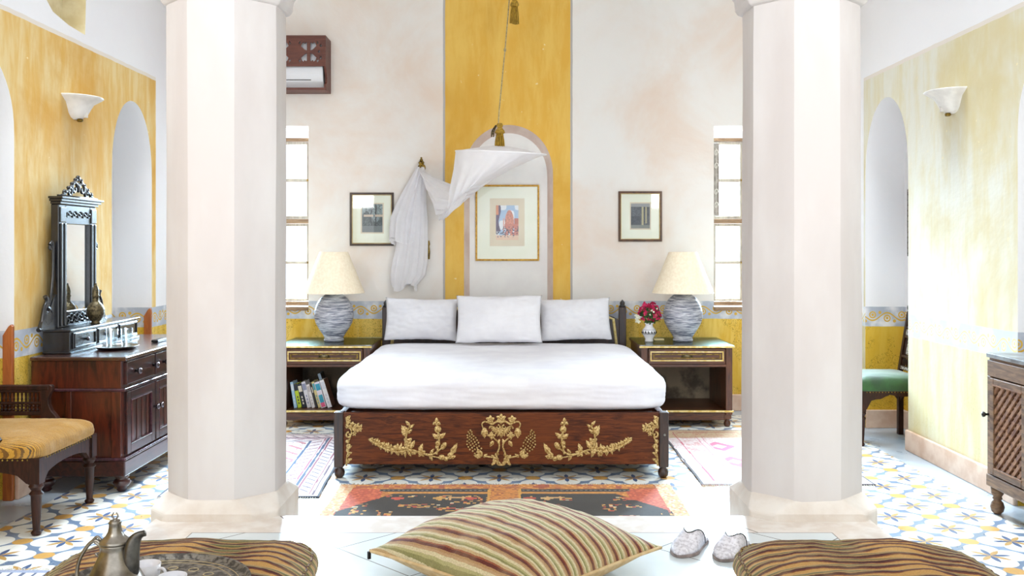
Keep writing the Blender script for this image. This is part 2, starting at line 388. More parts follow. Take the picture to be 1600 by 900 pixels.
def floor_mat():
    n = NT('patterned_cement_tiles'); p, x, y, z = n.pos()
    T = .3635
    def cell(a, b):
        fx = n.mul(n.m_('SUBTRACT', n.m_('FRACT', n.m_('DIVIDE', n.m_('SUBTRACT', x, a), T)), .5), T)
        fy = n.mul(n.m_('SUBTRACT', n.m_('FRACT', n.m_('DIVIDE', n.m_('SUBTRACT', y, b), T)), .5), T)
        return fx, fy
    def dist(fx, fy, cx=0, cy=0):
        dx = n.m_('SUBTRACT', fx, cx); dy = n.m_('SUBTRACT', fy, cy)
        return n.m_('SQRT', n.m_('ADD', n.mul(dx, dx), n.mul(dy, dy)))
    def motif(a, b):
        fx, fy = cell(a, b)
        ax = n.m_('ABSOLUTE', fx); ay = n.m_('ABSOLUTE', fy)
        d = n.m_('MINIMUM', dist(ax, fy, .074, 0), dist(fx, ay, 0, .074))
        quat = n.m_('MAXIMUM', n.lt(d, .068), n.lt(dist(fx, fy), .088))
        r = dist(fx, fy); th = n.m_('ARCTAN2', fy, fx)
        q = n.m_('DIVIDE', th, PI/4)                      # 8 sectors
        fr = n.m_('ABSOLUTE', n.m_('SUBTRACT', n.m_('FRACT', n.m_('ADD', q, 8.5)), .5))   # 0 on a point
        rad = n.m_('SUBTRACT', .082, n.mul(fr, .112))
        star = n.lt(r, rad)
        par = n.lt(n.m_('MODULO', n.m_('FLOOR', n.m_('ADD', q, 8.5)), 2), .5)
        return quat, star, par
    q1, s1, p1 = motif(1.93+T/2, 4.158+T/2); q2, s2, p2 = motif(1.93, 4.158)
    # ochre lozenges between the quatrefoils
    fx, fy = cell(1.93, 4.158+T/2); d1 = dist(fx, fy); fx2, fy2 = cell(1.93+T/2, 4.158)
    d2 = dist(fx2, fy2)
    # the lozenge centres lie on the axes between motif centres
    och = n.m_('MAXIMUM', n.lt(d1, .040), n.lt(d2, .040))
    gs = n.noise(p, 5, 3)
    col = n.mix(n.ramp(gs, .35, .7), '#6c7d94', '#8496ae')
    col = n.mix(och, col, n.mix(gs, '#c79248', '#d8ab62'))
    wh = n.mix(n.ramp(gs, .3, .7), '#e2e0d6', '#efeee6')
    col = n.mix(n.m_('MAXIMUM', q1, q2), col, wh)
    sc1 = n.mix(p1, '#be9558', '#4b6086'); sc2 = n.mix(p2, '#be9558', '#4b6086')
    col = n.mix(n.mul(s1, q1), col, sc1); col = n.mix(n.mul(s2, q2), col, sc2)
    # grout of the 18 cm tiles
    gx = n.m_('ABSOLUTE', n.m_('SUBTRACT', n.m_('FRACT', n.m_('DIVIDE', n.m_('SUBTRACT', x, 1.93), T/2)), .5))
    gy = n.m_('ABSOLUTE', n.m_('SUBTRACT', n.m_('FRACT', n.m_('DIVIDE', n.m_('SUBTRACT', y, 4.158), T/2)), .5))
    gr = n.m_('MAXIMUM', n.gt(gx, .4955), n.gt(gy, .4955))
    col = n.mix(n.mul(gr, .4), col, '#77787a')
    # plain grey border along the walls, pale slabs beside the step
    ax = n.m_('ABSOLUTE', x)
    plain = n.mix(n.ramp(gs, .3, .7), '#a9b3bd', '#bac3cb')
    edge = n.m_('MAXIMUM', n.gt(n.m_('ADD', ax, n.mul(n.m_('SUBTRACT', y, 4), .0)), 2.26), n.gt(y, 6.95))
    col = n.mix(edge, col, plain)
    slab = n.mul(n.lt(y, 4.62), n.lt(ax, 1.42))
    sl = n.mix(n.ramp(n.noise(p, 3, 5), .35, .7), '#dcdcd8', '#ebe9e4')
    sg = n.gt(n.m_('ABSOLUTE', n.m_('SUBTRACT', n.m_('FRACT', n.m_('DIVIDE', x, .55)), .5)), .495)
    sl = n.mix(n.mul(sg, .5), sl, '#a8a49c')
    col = n.mix(slab, col, sl)
    n.bump(gs, .06, .004)
    return n.done(col, n.m_('MULTIPLY_ADD', gs, .2, .20), 0, .9)
def platform_mat():
    n = NT('pale_stone_platform_tiles'); p, x, y, z = n.pos()
    gs = n.noise(p, 2.5, 5); g2 = n.noise(p, 14, 4)
    T = .42
    u = n.m_('DIVIDE', n.m_('ADD', x, y), T*math.sqrt(2)); v = n.m_('DIVIDE', n.m_('SUBTRACT', x, y), T*math.sqrt(2))
    def grout(a, t=.494): return n.gt(n.m_('ABSOLUTE', n.m_('SUBTRACT', n.m_('FRACT', a), .5)), t)
    col = n.mix(n.ramp(gs, .35, .65), '#d2dadd', '#dee3e4')
    col = n.mix(n.m_('MAXIMUM', grout(n.m_('ADD', u, .18)), grout(v)), col, '#7a7672')
    ax = n.m_('ABSOLUTE', x)
    mar = n.mix(n.ramp(g2, .35, .7), '#dccfc4', '#e8e1da')
    # slab joints of the marble edge, splayed at the ends
    j = grout(n.m_('DIVIDE', n.m_('ADD', x, n.mul(n.m_('SUBTRACT', y, 3.82), .6)), .9), .4965)
    mar = n.mix(j, mar, '#6f655c')
    ed = n.m_('MAXIMUM', n.gt(y, 3.705), n.gt(ax, 1.26))
    col = n.mix(ed, col, mar)
    ln = n.m_('MAXIMUM', n.mul(n.band(y, 3.700, 3.706), n.lt(ax, 1.26)), n.mul(n.band(ax, 1.257, 1.262), n.lt(y, 3.705)))
    col = n.mix(n.mul(ln, .8), col, '#8a817a')
    n.bump(gs, .05, .004)
    return n.done(col, n.m_('MULTIPLY_ADD', gs, .15, .12), 0, .5)

# ------------------------------------------------------------------ the room
XL, XR, YB, ZC = -2.45, 2.43, 7.15, 4.2
Y0 = -0.6
struct(obj('floor', box(B(), -3.3, 3.3, Y0, 7.75, -.1, 0), floor_mat()))
struct(obj('floor_platform', box(B(), -1.48, 1.48, Y0, 3.94, 0, .12), platform_mat(), bevel=.006))
def arch_path(a, b, spring, apex, n=14, point=.0):
    """from (a,0) up over the arch down to (b,0)"""
    c = (a+b)/2; h = (b-a)/2; out = []
    for i in range(n*2+1):
        t = PI*i/(2*n)
        out.append((c-h*math.cos(t), spring+(apex-spring)*math.sin(t)**(.9)))
    return out
def wall_side(name, X, sgn, arches, mats, holes=()):
    bm = B(); poly = [(Y0, 0)]
    for (a, b, sp, ap, dep) in arches:
        poly += [(a, 0)]+arch_path(a, b, sp, ap)+[(b, 0)]
    poly += [(YB, 0), (YB, ZC), (Y0, ZC)]
    loops = [[Vector((p[0], p[1], 0)) for p in poly]]+[[Vector((p[0], p[1], 0)) for p in h[0]] for h in holes]
    flat = [v for l in loops for v in l]
    vs = [bm.verts.new((X, v[0], v[1])) for v in flat]
    for t in tessellate_polygon(loops): 
        try: bm.faces.new([vs[i] for i in t]).material_index = 0
        except ValueError: pass
    for (a, b, sp, ap, dep) in arches:
        pth = [(a, 0)]+arch_path(a, b, sp, ap)+[(b, 0)]
        f = [bm.verts.new((X, p[0], p[1])) for p in pth]; g = [bm.verts.new((X+sgn*dep, p[0], p[1])) for p in pth]
        for i in range(len(pth)-1): bm.faces.new((f[i], f[i+1], g[i+1], g[i])).material_index = 1
        for t in tessellate_polygon([[Vector((p[0], p[1], 0)) for p in pth]]):
            bm.faces.new([g[i] for i in t]).material_index = 1
    for (h, dep, mi) in holes:
        f = [bm.verts.new((X, p[0], p[1])) for p in h]
        cx = sum(p[0] for p in h)/len(h); cz = sum(p[1] for p in h)/len(h)
        g = [bm.verts.new((X+sgn*dep, cx+(p[0]-cx)*.9, cz+(p[1]-cz)*.9)) for p in h]
        for i in range(len(h)): bm.faces.new((f[i], f[(i+1) % len(h)], g[(i+1) % len(h)], g[i])).material_index = mi
        for t in tessellate_polygon([[Vector((p[0], p[1], 0)) for p in h]]):
            bm.faces.new([g[i] for i in t]).material_index = mi
    return struct(obj(name, bm, mats, smooth=50, doub=True))
upn = [(4.86, 2.86), (4.83, 2.72), (4.90, 2.58), (5.02, 2.50), (5.20, 2.47), (5.40, 2.46), (5.41, 2.66), (5.39, 2.86), (5.32, 3.02), (5.13, 3.12), (4.95, 3.02)]
ARL = [(3.66, 4.63, 1.80, 2.24, .55), (5.76, 6.40, 1.70, 2.185, .26)]
ARR = [(3.58, 4.52, 1.80, 2.24, .60), (5.77, 6.47, 1.70, 2.215, .27)]
wall_side('wall_left', XL, -1, ARL, [M_left, M_jamb, UPN], [(upn, .12, 2)])
wall_side('wall_right', XR, 1, ARR, [M_right, M_jamb])
# back wall: two windows and the central niche
def back_wall():
    bm = B()
    WZ0, WZ1 = .762, 2.162
    wl = [(-2.06, WZ0), (-1.547, WZ0), (-1.547, WZ1), (-2.06, WZ1)]
    wr = [(1.534, WZ0), (2.05, WZ0), (2.05, WZ1), (1.534, WZ1)]
    nic = [(-.365, .45)]+[(x, z) for x, z in arch_path(-.365, .312, 1.78, 2.170)]+[(.312, .45)]
    outer = [(XL, 0), (XR, 0), (XR, ZC), (XL, ZC)]
    loops = [[Vector((p[0], p[1], 0)) for p in l] for l in (outer, wl, wr, nic)]
    vs = [bm.verts.new((v[0], YB, v[1])) for l in loops for v in l]
    for t in tessellate_polygon(loops):
        bm.faces.new([vs[i] for i in t]).material_index = 0
    for w_ in (wl, wr):
        f = [bm.verts.new((p[0], YB, p[1])) for p in w_]; g = [bm.verts.new((p[0], YB+.32, p[1])) for p in w_]
        for i in range(4): bm.faces.new((f[i], f[(i+1) % 4], g[(i+1) % 4], g[i])).material_index = 1
    inn = [(-.326, .45)]+[(x, z) for x, z in arch_path(-.326, .272, 1.77, 2.118)]+[(.272, .45)]
    f = [bm.verts.new((p[0], YB, p[1])) for p in nic]; g = [bm.verts.new((p[0], YB+.09, p[1])) for p in inn]
    for i in range(len(nic)): bm.faces.new((f[i], f[(i+1) % len(nic)], g[(i+1) % len(nic)], g[i])).material_index = 3
    for t in tessellate_polygon([[Vector((p[0], p[1], 0)) for p in inn]]):
        bm.faces.new([g[i] for i in t]).material_index = 2
    return struct(obj('wall_back', bm, [M_back, WHITE, NICHE, NICHE_E], smooth=50, doub=True))
back_wall()
bm = B(); box(bm, -2.9, 2.9, Y0, 7.4, ZC, ZC+.1)
struct(obj('ceiling', bm, WHITE))
# baseboards
def bb(name, boxes):
    bm = B()
    for b in boxes: box(bm, *b)
    struct(obj(name, bm, STONE, bevel=.006))
hb = .125
bb('baseboard_left', [(XL, XL+.022, Y0, 3.66, 0, hb), (XL, XL+.022, 4.63, 5.76, 0, hb), (XL, XL+.022, 6.40, YB-.02, 0, hb)])
bb('baseboard_right', [(XR-.022, XR, Y0, 3.58, 0, hb), (XR-.022, XR, 4.52, 5.77, 0, hb), (XR-.022, XR, 6.47, YB-.02, 0, hb)])
bb('baseboard_back', [(XL, XR, YB-.02, YB, 0, hb)])
bb('baseboard_right_alcove', [(XR, XR+.27, 6.448, 6.47, 0, hb), (XR+.248, XR+.27, 5.77, 6.448, 0, hb), (XR, XR+.27, 5.77, 5.79, 0, hb)])
bb('baseboard_left_alcove', [(XL-.26, XL, 6.378, 6.40, 0, hb), (XL-.26, XL-.238, 5.76, 6.378, 0, hb)])
# windows
def window(name, x0, x1, ylo=.79, yhi=2.09, shutter=False):
    root = bpy.data.objects.new(name, None); C.objects.link(root); root.location = ((x0+x1)/2, YB+.16, .79); struct(root)
    ya, yb = YB+.14, YB+.19
    bm = B(); f = .022
    box(bm, x0, x0+f, ya, yb, ylo, yhi); box(bm, x1-f, x1, ya, yb, ylo, yhi); box(bm, x0+f, x1-f, ya, yb, yhi-.03, yhi); box(bm, x0+f, x1-f, ya, yb, ylo, ylo+.03)
    box(bm, x0+f, x1-f, ya-.005, yb+.005, 1.425, 1.46)
    obj('window_frame', bm, W_win_b, root, bevel=.003)
    xm = (x0+x1)/2
    for a, b in ((x0+f, xm), (xm, x1-f)):
        for zl, zh in ((ylo+.03, 1.425), (1.46, yhi-.03)):
            bm = B(); g = .024; zm = (zl+zh)/2
            box(bm, a+.002, a+g, ya+.01, yb-.012, zl+.002, zh-.002); box(bm, b-g, b-.002, ya+.01, yb-.012, zl+.002, zh-.002)
            box(bm, a+g, b-g, ya+.01, yb-.012, zl+.002, zl+.022); box(bm, a+g, b-g, ya+.01, yb-.012, zh-.022, zh-.002)
            box(bm, a+g, b-g, ya+.012, yb-.014, zm-.012, zm+.012)
            s = obj('window_sash', bm, W_win, root, bevel=.002)
            for z_a, z_b in ((zl+.02, zm-.012), (zm+.012, zh-.022)):
                obj('glass_pane', box(B(), a+g, b-g, ya+.023, ya+.026, z_a, z_b), PANE, s)
            obj('catch', lathe(B(), [(0, 0), (.009, 0), (.009, .012), (0, .012)], n=10, M=Matrix.Translation((b-.012, ya+.01, zm)) @ Matrix.Rotation(PI/2, 4, 'X')), BRASS, s)
    obj('window_sill', box(B(), x0-.0, x1+.0, YB-.02, ya+.0, ylo-.03, ylo), W_win_b, root, bevel=.004)
    return root
window('window_1', -2.06, -1.547); wr = window('window_2', 1.534, 2.05)
# carved shutter leaf folded back against the reveal of the right window
sh = B(); box(sh, 1.536, 1.586, YB+.05, YB+.065, 1.48, 2.04, Matrix.Translation((1.536, YB+.06, 0)) @ Matrix.Rotation(.22, 4, 'Z') @ Matrix.Translation((-1.536, -YB-.06, 0)))
so = obj('shutter', sh, simple('greyed_shutter_wood', '#8f877c', '#b3aa9e', 30, .7), wr, bevel=.003)
cv = B()
for k, zc in enumerate((1.56, 1.66, 1.86, 1.96)):
    pts = []
    for i in range(16):
        t = i/15*2.2*PI; r = .016*(1-.05*i); pts.append((1.562+r*math.cos(t), YB+.046+.01*0, zc+r*1.9*math.sin(t)))
    tube(cv, pts, .0035, 6)
tube(cv, [(1.562, YB+.05, 1.5+i*.02) if True else 0 for i in range(26)], .002, 6)
obj('shutter_carving', cv, simple('white_carving', '#e2ddd2', None, 20, .7), so)

# ------------------------------------------------------------------ columns
def column(cx, label):
    r0 = .256; cy = 4.12
    t = thing('column', label, 'column', (cx, cy, 0), 'plaster columns framing the bed')
    t['kind'] = 'structure'
    ap = .27; ch = .085
    bm = B()
    def pl(s, c, z): return [bm.verts.new((cx+x, cy+y, z)) for x, y in ((-s+c, -s), (s-c, -s), (s, -s+c), (s, s-c), (s-c, s), (-s+c, s), (-s, s-c), (-s, -s+c))]
    a = pl(ap, ch, 0.0); b = pl(ap, ch, .150); 
    r = .256*math.cos(PI/8); c = r-r*math.tan(PI/8)
    d = pl(r+.002, c, .200)
    for u, v in ((a, b), (b, d)):
        for i in range(8): bm.faces.new((u[i], u[(i+1) % 8], v[(i+1) % 8], v[i]))
    bm.faces.new(d); bm.faces.new(a)
    obj('plinth', bm, STONE_C, t, bevel=.012, seg=3)
    bm = B(); rings = []; N = 34
    sub = 6
    for k in range(N+1):
        z = .19+(3.06-.19)*k/N; ring = []
        for i in range(8):
            for j in range(sub):
                t0 = PI/8+i*PI/4; t1 = t0+PI/4; u = j/sub
                p = Vector((math.cos(t0), math.sin(t0), 0))*(1-u)+Vector((math.cos(t1), math.sin(t1), 0))*u
                rr = r0*(1+.012*math.sin(z*1.3+cx)+.020*(noise.noise(Vector((p.x*1.5+cx*9, p.y*1.5, z*1.6)))))*(1-.012*(z/3))
                if j == 0: rr *= .985
                ring.append(bm.verts.new((cx+p.x*rr, cy+p.y*rr, z)))
        rings.append(ring)
    n = 8*sub
    for A, Bq in zip(rings, rings[1:]):
        for i in range(n): bm.faces.new((A[i], A[(i+1) % n], Bq[(i+1) % n], Bq[i]))
    bm.faces.new(rings[0]); bm.faces.new(rings[-1])
    obj('shaft', bm, COLM, t, smooth=24)
    bm = B()
    def oc(s, z): return [bm.verts.new((cx+s*math.cos(PI/8+i*PI/4), cy+s*math.sin(PI/8+i*PI/4), z)) for i in range(8)]
    prof = [(.258, 2.225+.0), (.284, 2.24), (.290, 2.30), (.325, 2.42), (.35, 2.47), (.35, 2.60)]
    prof = [(.252, 2.275), (.268, 2.28), (.282, 2.30), (.286, 2.34), (.30, 2.36), (.34, 2.50), (.345, 2.62), (.345, ZC)]
    rg = [oc(s, z) for s, z in prof]
    for u, v in zip(rg, rg[1:]):
        for i in range(8): bm.faces.new((u[i], u[(i+1) % 8], v[(i+1) % 8], v[i]))
    bm.faces.new(rg[0]); bm.faces.new(rg[-1])
    obj('capital', bm, COLM, t, bevel=.006)
    return t
column(-1.244, 'white plaster octagonal column beside the dark dresser')
column(1.262, 'white plaster octagonal column beside the green-seated chair')

# ------------------------------------------------------------------ bed
BX0, BX1 = -.957, .842; BC = (BX0+BX1)/2; YF = 5.05
bed = thing('bed', 'carved dark walnut double bed with gilded floral footboard', 'bed', (BC, 6.0, 0))
obj('footboard', box(B(), BX0+.045, BX1-.045, YF+.008, YF+.045, .075, .352), W_bedx, bed, bevel=.004)
for x0 in (BX0, BX1-.052):
    obj('post', box(B(), x0, x0+.052, YF, YF+.06, .06, .356), W_bed_dark, bed, bevel=.005)
    for yy in (YF+.03, 6.96):
        obj('foot', lathe(B(), [(0, 0), (.016, 0), (.026, .012), (.029, .03), (.024, .045), (.016, .052), (.022, .058), (.022, .064), (0, .064)], (x0+.026, yy, 0), 20), W_bed_dark, bed, 'all')
obj('peg', lathe(B(), [(0, 0), (.006, 0), (.006, .004), (.003, .004), (.003, .001), (0, .001)], n=14, M=Matrix.Translation((BX1-.022, YF, .235)) @ Matrix.Rotation(PI/2, 4, 'X')), SILVER, bed)
for x0, x1 in ((BX0+.008, BX0+.045), (BX1-.045, BX1-.008)):
    obj('side_rail', box(B(), x0, x1, YF+.06, 6.93, .10, .34), W_bedx, bed, bevel=.004)
bm = B()
for k in range(9): box(bm, BX0+.045, BX1-.045, YF+.12+k*.2, YF+.22+k*.2, .30, .325)
obj('slats', bm, W_bedx, bed)
for x0 in (BX0, BX1-.052):
    bm = B(); box(bm, x0, x0+.052, 6.93, 6.985, .06, .80)
    obj('headboard_post', bm, W_bed_dark, bed, bevel=.004)
    obj('finial', lathe(B(), [(0, 0), (.026, 0), (.026, .008), (.018, .014), (.020, .03), (.014, .04), (.0, .055)], (x0+.026, 6.9575, .80), 16), W_ebony, bed, 'all')
    obj('finial_ring', lathe(B(), [(.024, 0), (.028, .004), (.024, .01)], (x0+.026, 6.9575, .785), 20, cap=False), GOLDT, bed, 'all')
# headboard panel with an arched top
def hb_top(x): 
    u = (x-BC)/((BX1-BX0)/2-.05); return .70+.12*math.cos(u*PI/2)**.6 if abs(u) < 1 else .70
xs = [BX0+.052+(BX1-BX0-.104)*i/40 for i in range(41)]
poly = [(xs[0], .30)]+[(x, hb_top(x)-.0) for x in xs]+[(xs[-1], .30)]
obj('headboard_panel', prism(B(), poly, 'y', 6.945, 6.965), W_bed_dark, bed)
obj('headboard_trim', tube(B(), [(xs[0]+.004, 6.945, .40)]+[(x, 6.942, hb_top(x)-.016) for x in xs[1:-1]]+[(xs[-1]-.004, 6.945, .40)], .014, 8, flat=.8), GOLDT, bed, 'all')
bm = B()
for dx, hh in ((-.035, .03), (-.015, .036), (0, .045), (.015, .036), (.035, .03)): ball(bm, (BC+dx, 6.95, .815+hh*.5), .008, .006, hh*.6)
obj('headboard_crest', bm, GOLD, bed, 'all')
# gilded carvings on the footboard
OY = YF+.006
def Q(px, py): return P(px, py, YF)
def leaf(bm, px, py, ang, ln, wd=None, th=.006):
    """pointed leaf from (px,py), ang in degrees counter-clockwise from right, length in photo px"""
    wd = (wd or ln*.38)*1.2; ln *= 1.25; k = YF/F; o = Q(px, py); o.y = OY
    a = math.radians(ang); ux = Vector((math.cos(a), 0, math.sin(a))); uz = Vector((-math.sin(a), 0, math.cos(a)))
    n = 8; L = []; R = []; Mi = []
    for i in range(n+1):
        t = i/n; w_ = wd*k*.5*math.sin(PI*t**.75)*(1+.18*math.sin(t*6*PI)); c = o+ux*ln*k*t
        L.append(bm.verts.new(c+uz*w_)); R.append(bm.verts.new(c-uz*w_)); Mi.append(bm.verts.new(c+Vector((0, -th*math.sin(PI*min(1, t+.1)), 0))))
    for i in range(n):
        bm.faces.new((L[i], L[i+1], Mi[i+1], Mi[i])); bm.faces.new((Mi[i], Mi[i+1], R[i+1], R[i]))
def flower(bm, px, py, r, n=5, ph=90):
    for i in range(n): leaf(bm, px, py, ph+i*360/n, r, r*.75, .005)
    c = Q(px, py); ball(bm, (c.x, OY-.004, c.z), r*.28*YF/F, .004, r*.28*YF/F, 8)
def bud(bm, px, py, r, asp=1.0, ang=0):
    r *= 1.12
    c = Q(px, py); ball(bm, (c.x, OY-.002, c.z), r*YF/F, .007, r*YF/F*asp, 10, Matrix.Rotation(-math.radians(ang), 4, 'Y'))
def stem(bm, pts, r=1.6):
    q = [Q(*p) for p in pts]
    for v in q: v.y = OY-.003
    sp = spline(q, 6); m = len(sp)
    tube(bm, sp, [r*YF/F*(1-.4*i/m) for i in range(m)], 6)
def curl(bm, px, py, r, a0, turns, r0=1.6):
    pts = []
    for i in range(15):
        t = i/14; a = math.radians(a0)+turns*2*PI*t; rr = r*(1-.75*t); pts.append((px+rr*math.cos(a), py-rr*math.sin(a)))
    q = [Q(*p) for p in pts]
    for v in q: v.y = OY-.003
    tube(bm, q, [r0*YF/F]*15, 6)
def spray(mir):
    bm = B()
    X = (lambda x: x) if not mir else (lambda x: 2*782.0-x+0)
    A = (lambda a: a) if not mir else (lambda a: 180-a)
    S_ = lambda pts: stem(bm, [(X(x), y) for x, y in pts], 1.8)
    S_([(577, 687), (596, 699), (620, 706), (642, 703), (655, 707), (670, 712), (684, 715), (696, 718)])
    S_([(638, 702), (634, 690), (636, 676), (641, 664)])
    S_([(682, 710), (686, 690), (684, 674), (682, 662)])
    S_([(660, 709), (676, 710), (690, 700), (694, 696)])
    for i in range(17):                                   # dense leafy garland
        t = i/16; x = 580+60*t; y = 688+16*math.sin(t*PI*.62)
        for s in (70, -80, 160): leaf(bm, X(x), y, A(s+random.uniform(-30, 30)), random.uniform(6, 10)*(.6+.5*t), 3.8, .009)
    leaf(bm, X(640), 702, A(60), 13, 6); leaf(bm, X(655), 707, A(70), 12, 6); leaf(bm, X(652), 706, A(200), 9, 5)
    leaf(bm, X(634), 683, A(110), 16, 6)
    for k in range(5): leaf(bm, X(634+k*1.6), 682-k*4, A(40 if k % 2 else 130), 9, 4)
    flower(bm, X(637), 691, 7, 4, 45)
    flower(bm, X(682), 660, 6, 3, 90); bud(bm, X(684), 671, 5.2); bud(bm, X(684), 671, 3); 
    leaf(bm, X(685), 686, A(40), 12, 6); leaf(bm, X(685), 686, A(140), 10, 6); leaf(bm, X(685), 688, A(88), 10, 5)
    bud(bm, X(684), 693, 4); bud(bm, X(683), 699, 3); bud(bm, X(693), 697, 4, 1.5, A(55)-90); flower(bm, X(658), 708, 6, 5, 20)
    bud(bm, X(690), 715, 5, .8); bud(bm, X(697), 717, 3.5)
    leaf(bm, X(671), 712, A(-60), 8, 4); leaf(bm, X(672), 709, A(50), 8, 4)
    leaf(bm, X(700), 718, A(60), 14, 7); leaf(bm, X(704), 712, A(62), 18, 7); leaf(bm, X(703), 716, A(20), 8, 5)
    return bm
obj('gilded_spray', spray(False), GOLD, bed, 'all'); obj('gilded_spray', spray(True), GOLD, bed, 'all')
def crest():
    bm = B(); cx = 783
    for s in (1, -1):
        X = lambda d, s=s: cx+s*d
        A = lambda a, s=s: a if s > 0 else 180-a
        S_ = lambda pts, r=1.8: stem(bm, [(X(x), y) for x, y in pts], r)
        S_([(0, 660), (7, 659), (14, 663), (19, 661), (26, 659), (30, 663), (28, 669)])
        S_([(4, 725), (7, 712), (3, 700), (4, 692), (12, 684), (18, 676)])
        S_([(4, 718), (14, 715), (26, 713)])
        S_([(12, 668), (16, 666), (19, 670)])
        curl(bm, X(5), 668, 4, 90, .9*s, 1.5); curl(bm, X(7), 711, 3, 0, -.9*s, 1.4)
        leaf(bm, X(26), 668, A(-90), 14, 8); leaf(bm, X(25), 672, A(-50), 8, 5); leaf(bm, X(27), 672, A(-130), 8, 5)
        flower(bm, X(17), 656, 6, 5); flower(bm, X(15), 681, 5.5, 4)
        leaf(bm, X(12), 689, A(-60), 9, 5); leaf(bm, X(5), 694, A(110), 7, 4)
        leaf(bm, X(30), 714, A(60), 12, 7); leaf(bm, X(31), 714, A(10), 10, 6); leaf(bm, X(28), 715, A(140), 7, 4)
        leaf(bm, X(8), 714, A(-70), 12, 5); leaf(bm, X(9), 722, A(-40), 7, 4); leaf(bm, X(0), 728, A(40), 10, 5); leaf(bm, X(10), 716, A(40), 6, 4)
        for k in range(7): leaf(bm, X(1+k*1.2), 670-k*.2, A(-90+k*16), 12-k*.9, 3)
        # bunch of small grapes
        for i in range(9):
            t = i/8; y0 = 674+31*t; x0 = 51+1.5*t-15*t**2
            wd = 1+3.2*math.sin(PI*min(1, t*.75+.02))
            m = 1+int(wd)
            for j in range(m): 
                o = (j-(m-1)/2)*2.9
                bud(bm, X(x0+o*1.15-1.5), y0+o*.9, 1.35)
    flower(bm, cx, 655, 7, 6); flower(bm, cx, 675, 6, 5)
    return bm
obj('gilded_crest', crest(), GOLD, bed, 'all')
def corner(s):
    bm = B(); e = 539 if s > 0 else 1030
    X = lambda d: e+s*d
    A = lambda a: a if s > 0 else 180-a
    stem(bm, [(X(2), 652), (X(4), 664), (X(10), 674), (X(7), 686), (X(2), 692)]); stem(bm, [(X(2), 728), (X(3), 714), (X(5), 704), (X(2), 696)])
    stem(bm, [(X(4), 668), (X(14), 662), (X(22), 670)], 1.3)
    for k in range(10): leaf(bm, X(2+k*2.2), 664-2*math.sin(k)+k*.8, A(60 if k % 2 else -50), 7, 4)
    for k in range(6): leaf(bm, X(2), 655+k*3, A(40+k*8), 7, 4); leaf(bm, X(3), 700+k*5, A(70 if k % 2 else 20), 7, 4)
    curl(bm, X(6), 680, 5, 90, s*1.0); curl(bm, X(5), 697, 4, -90, s*.9); bud(bm, X(4), 690, 3); bud(bm, X(4), 704, 2.6); flower(bm, X(23), 671, 3.5, 5)
    flower(bm, X(14), 678, 3.5, 5)
    return bm
obj('gilded_corner', corner(1), GOLD, bed, 'all'); obj('gilded_corner', corner(-1), GOLD, bed, 'all')

# mattress in its white sheet
def rounded(name, x0, x1, y0, y1, z0, z1, p=8, pz=3.2, wr=.004, nx=70, ny=70, mat=None, parent=None, seed=0, bulge=0):
    """closed soft box"""
    bm = B(); cx, cy, cz = (x0+x1)/2, (y0+y1)/2, (z0+z1)/2; hx_, hy, hz = (x1-x0)/2, (y1-y0)/2, (z1-z0)/2
    bmesh.ops.create_cube(bm, size=2)
    bmesh.ops.subdivide_edges(bm, edges=bm.edges[:], cuts=nx, use_grid_fill=True)
    for v in bm.verts:
        q = v.co.copy()
        q = Vector([math.copysign(math.sin(abs(c)*PI/2)**.85 if False else abs(c), c) for c in q])
        n = (abs(q.x)**p+abs(q.y)**p)**(1/p) if (q.x or q.y) else 0
        m = (n**pz+abs(q.z)**pz)**(1/pz) if (n or q.z) else 1
        mx = max(abs(q.x), abs(q.y), abs(q.z)); s = mx/m if m else 1
        s2 = mx/n if n else 1
        nn = noise.noise(Vector((q.x*3+seed, q.y*3, q.z*2)))+.5*noise.noise(Vector((q.x*9+seed, q.y*9, q.z*5)))
        w1 = 1
        co = Vector((q.x*s*hx_, q.y*s*hy, q.z*s*hz))
        co += Vector((q.x, q.y, q.z)).normalized()*nn*wr
        v.co = Vector((cx, cy, cz))+co
    return bm
bm = rounded('m', BX0-.010, BX1+.010, YF+.006, 6.93, .342, .556, p=16, pz=6.0, wr=.006, nx=60)
for v in bm.verts:
    if v.co.z < .40: k = (v.co.z-.34)/.06; v.co.x = BC+(v.co.x-BC)*(.985+.015*max(0, min(1, k))); 
    v.co.z = max(v.co.z, .3415)
m_ = tag(obj('mattress', bm, SHEET, None, 'all'), 'thick white sheeted mattress lying on the carved bed frame', 'mattress')
m_.data.transform(Matrix.Translation((-BC, -6, -.342))); m_.location = (BC, 6, .342)
def pillow_bm(w_, h_, t_, n=40, pinch=.06, wr=.006, seed=0, e=.5, q=2.2):
    """flat in XZ plane, thickness in Y, centred"""
    bm = B(); sides = []
    for sg in (1, -1):
        g = []
        for j in range(n+1):
            row = []
            for i in range(n+1):
                u = i/n*2-1; v = j/n*2-1
                x = u*w_/2*(1-pinch*(1-v*v)*abs(u)**3); z = v*h_/2*(1-pinch*(1-u*u)*abs(v)**3)
                th = t_/2*((1-abs(u)**q)*(1-abs(v)**q))**e
                nn = noise.noise(Vector((u*2.6+seed, v*2.6, sg)))+.5*noise.noise(Vector((u*7+seed, v*7+3, sg)))
                edge = min(1-abs(u), 1-abs(v))
                row.append(bm.verts.new((x, -sg*(th+(nn*wr if edge > .02 else 0)), z+nn*wr*.5)) if not (sg < 0 and edge < 1e-6) else sides[0][j][i])
            g.append(row)
        sides.append(g)
        for j in range(n):
            for i in range(n): bm.faces.new((g[j][i], g[j][i+1], g[j+1][i+1], g[j+1][i]))
    return bm
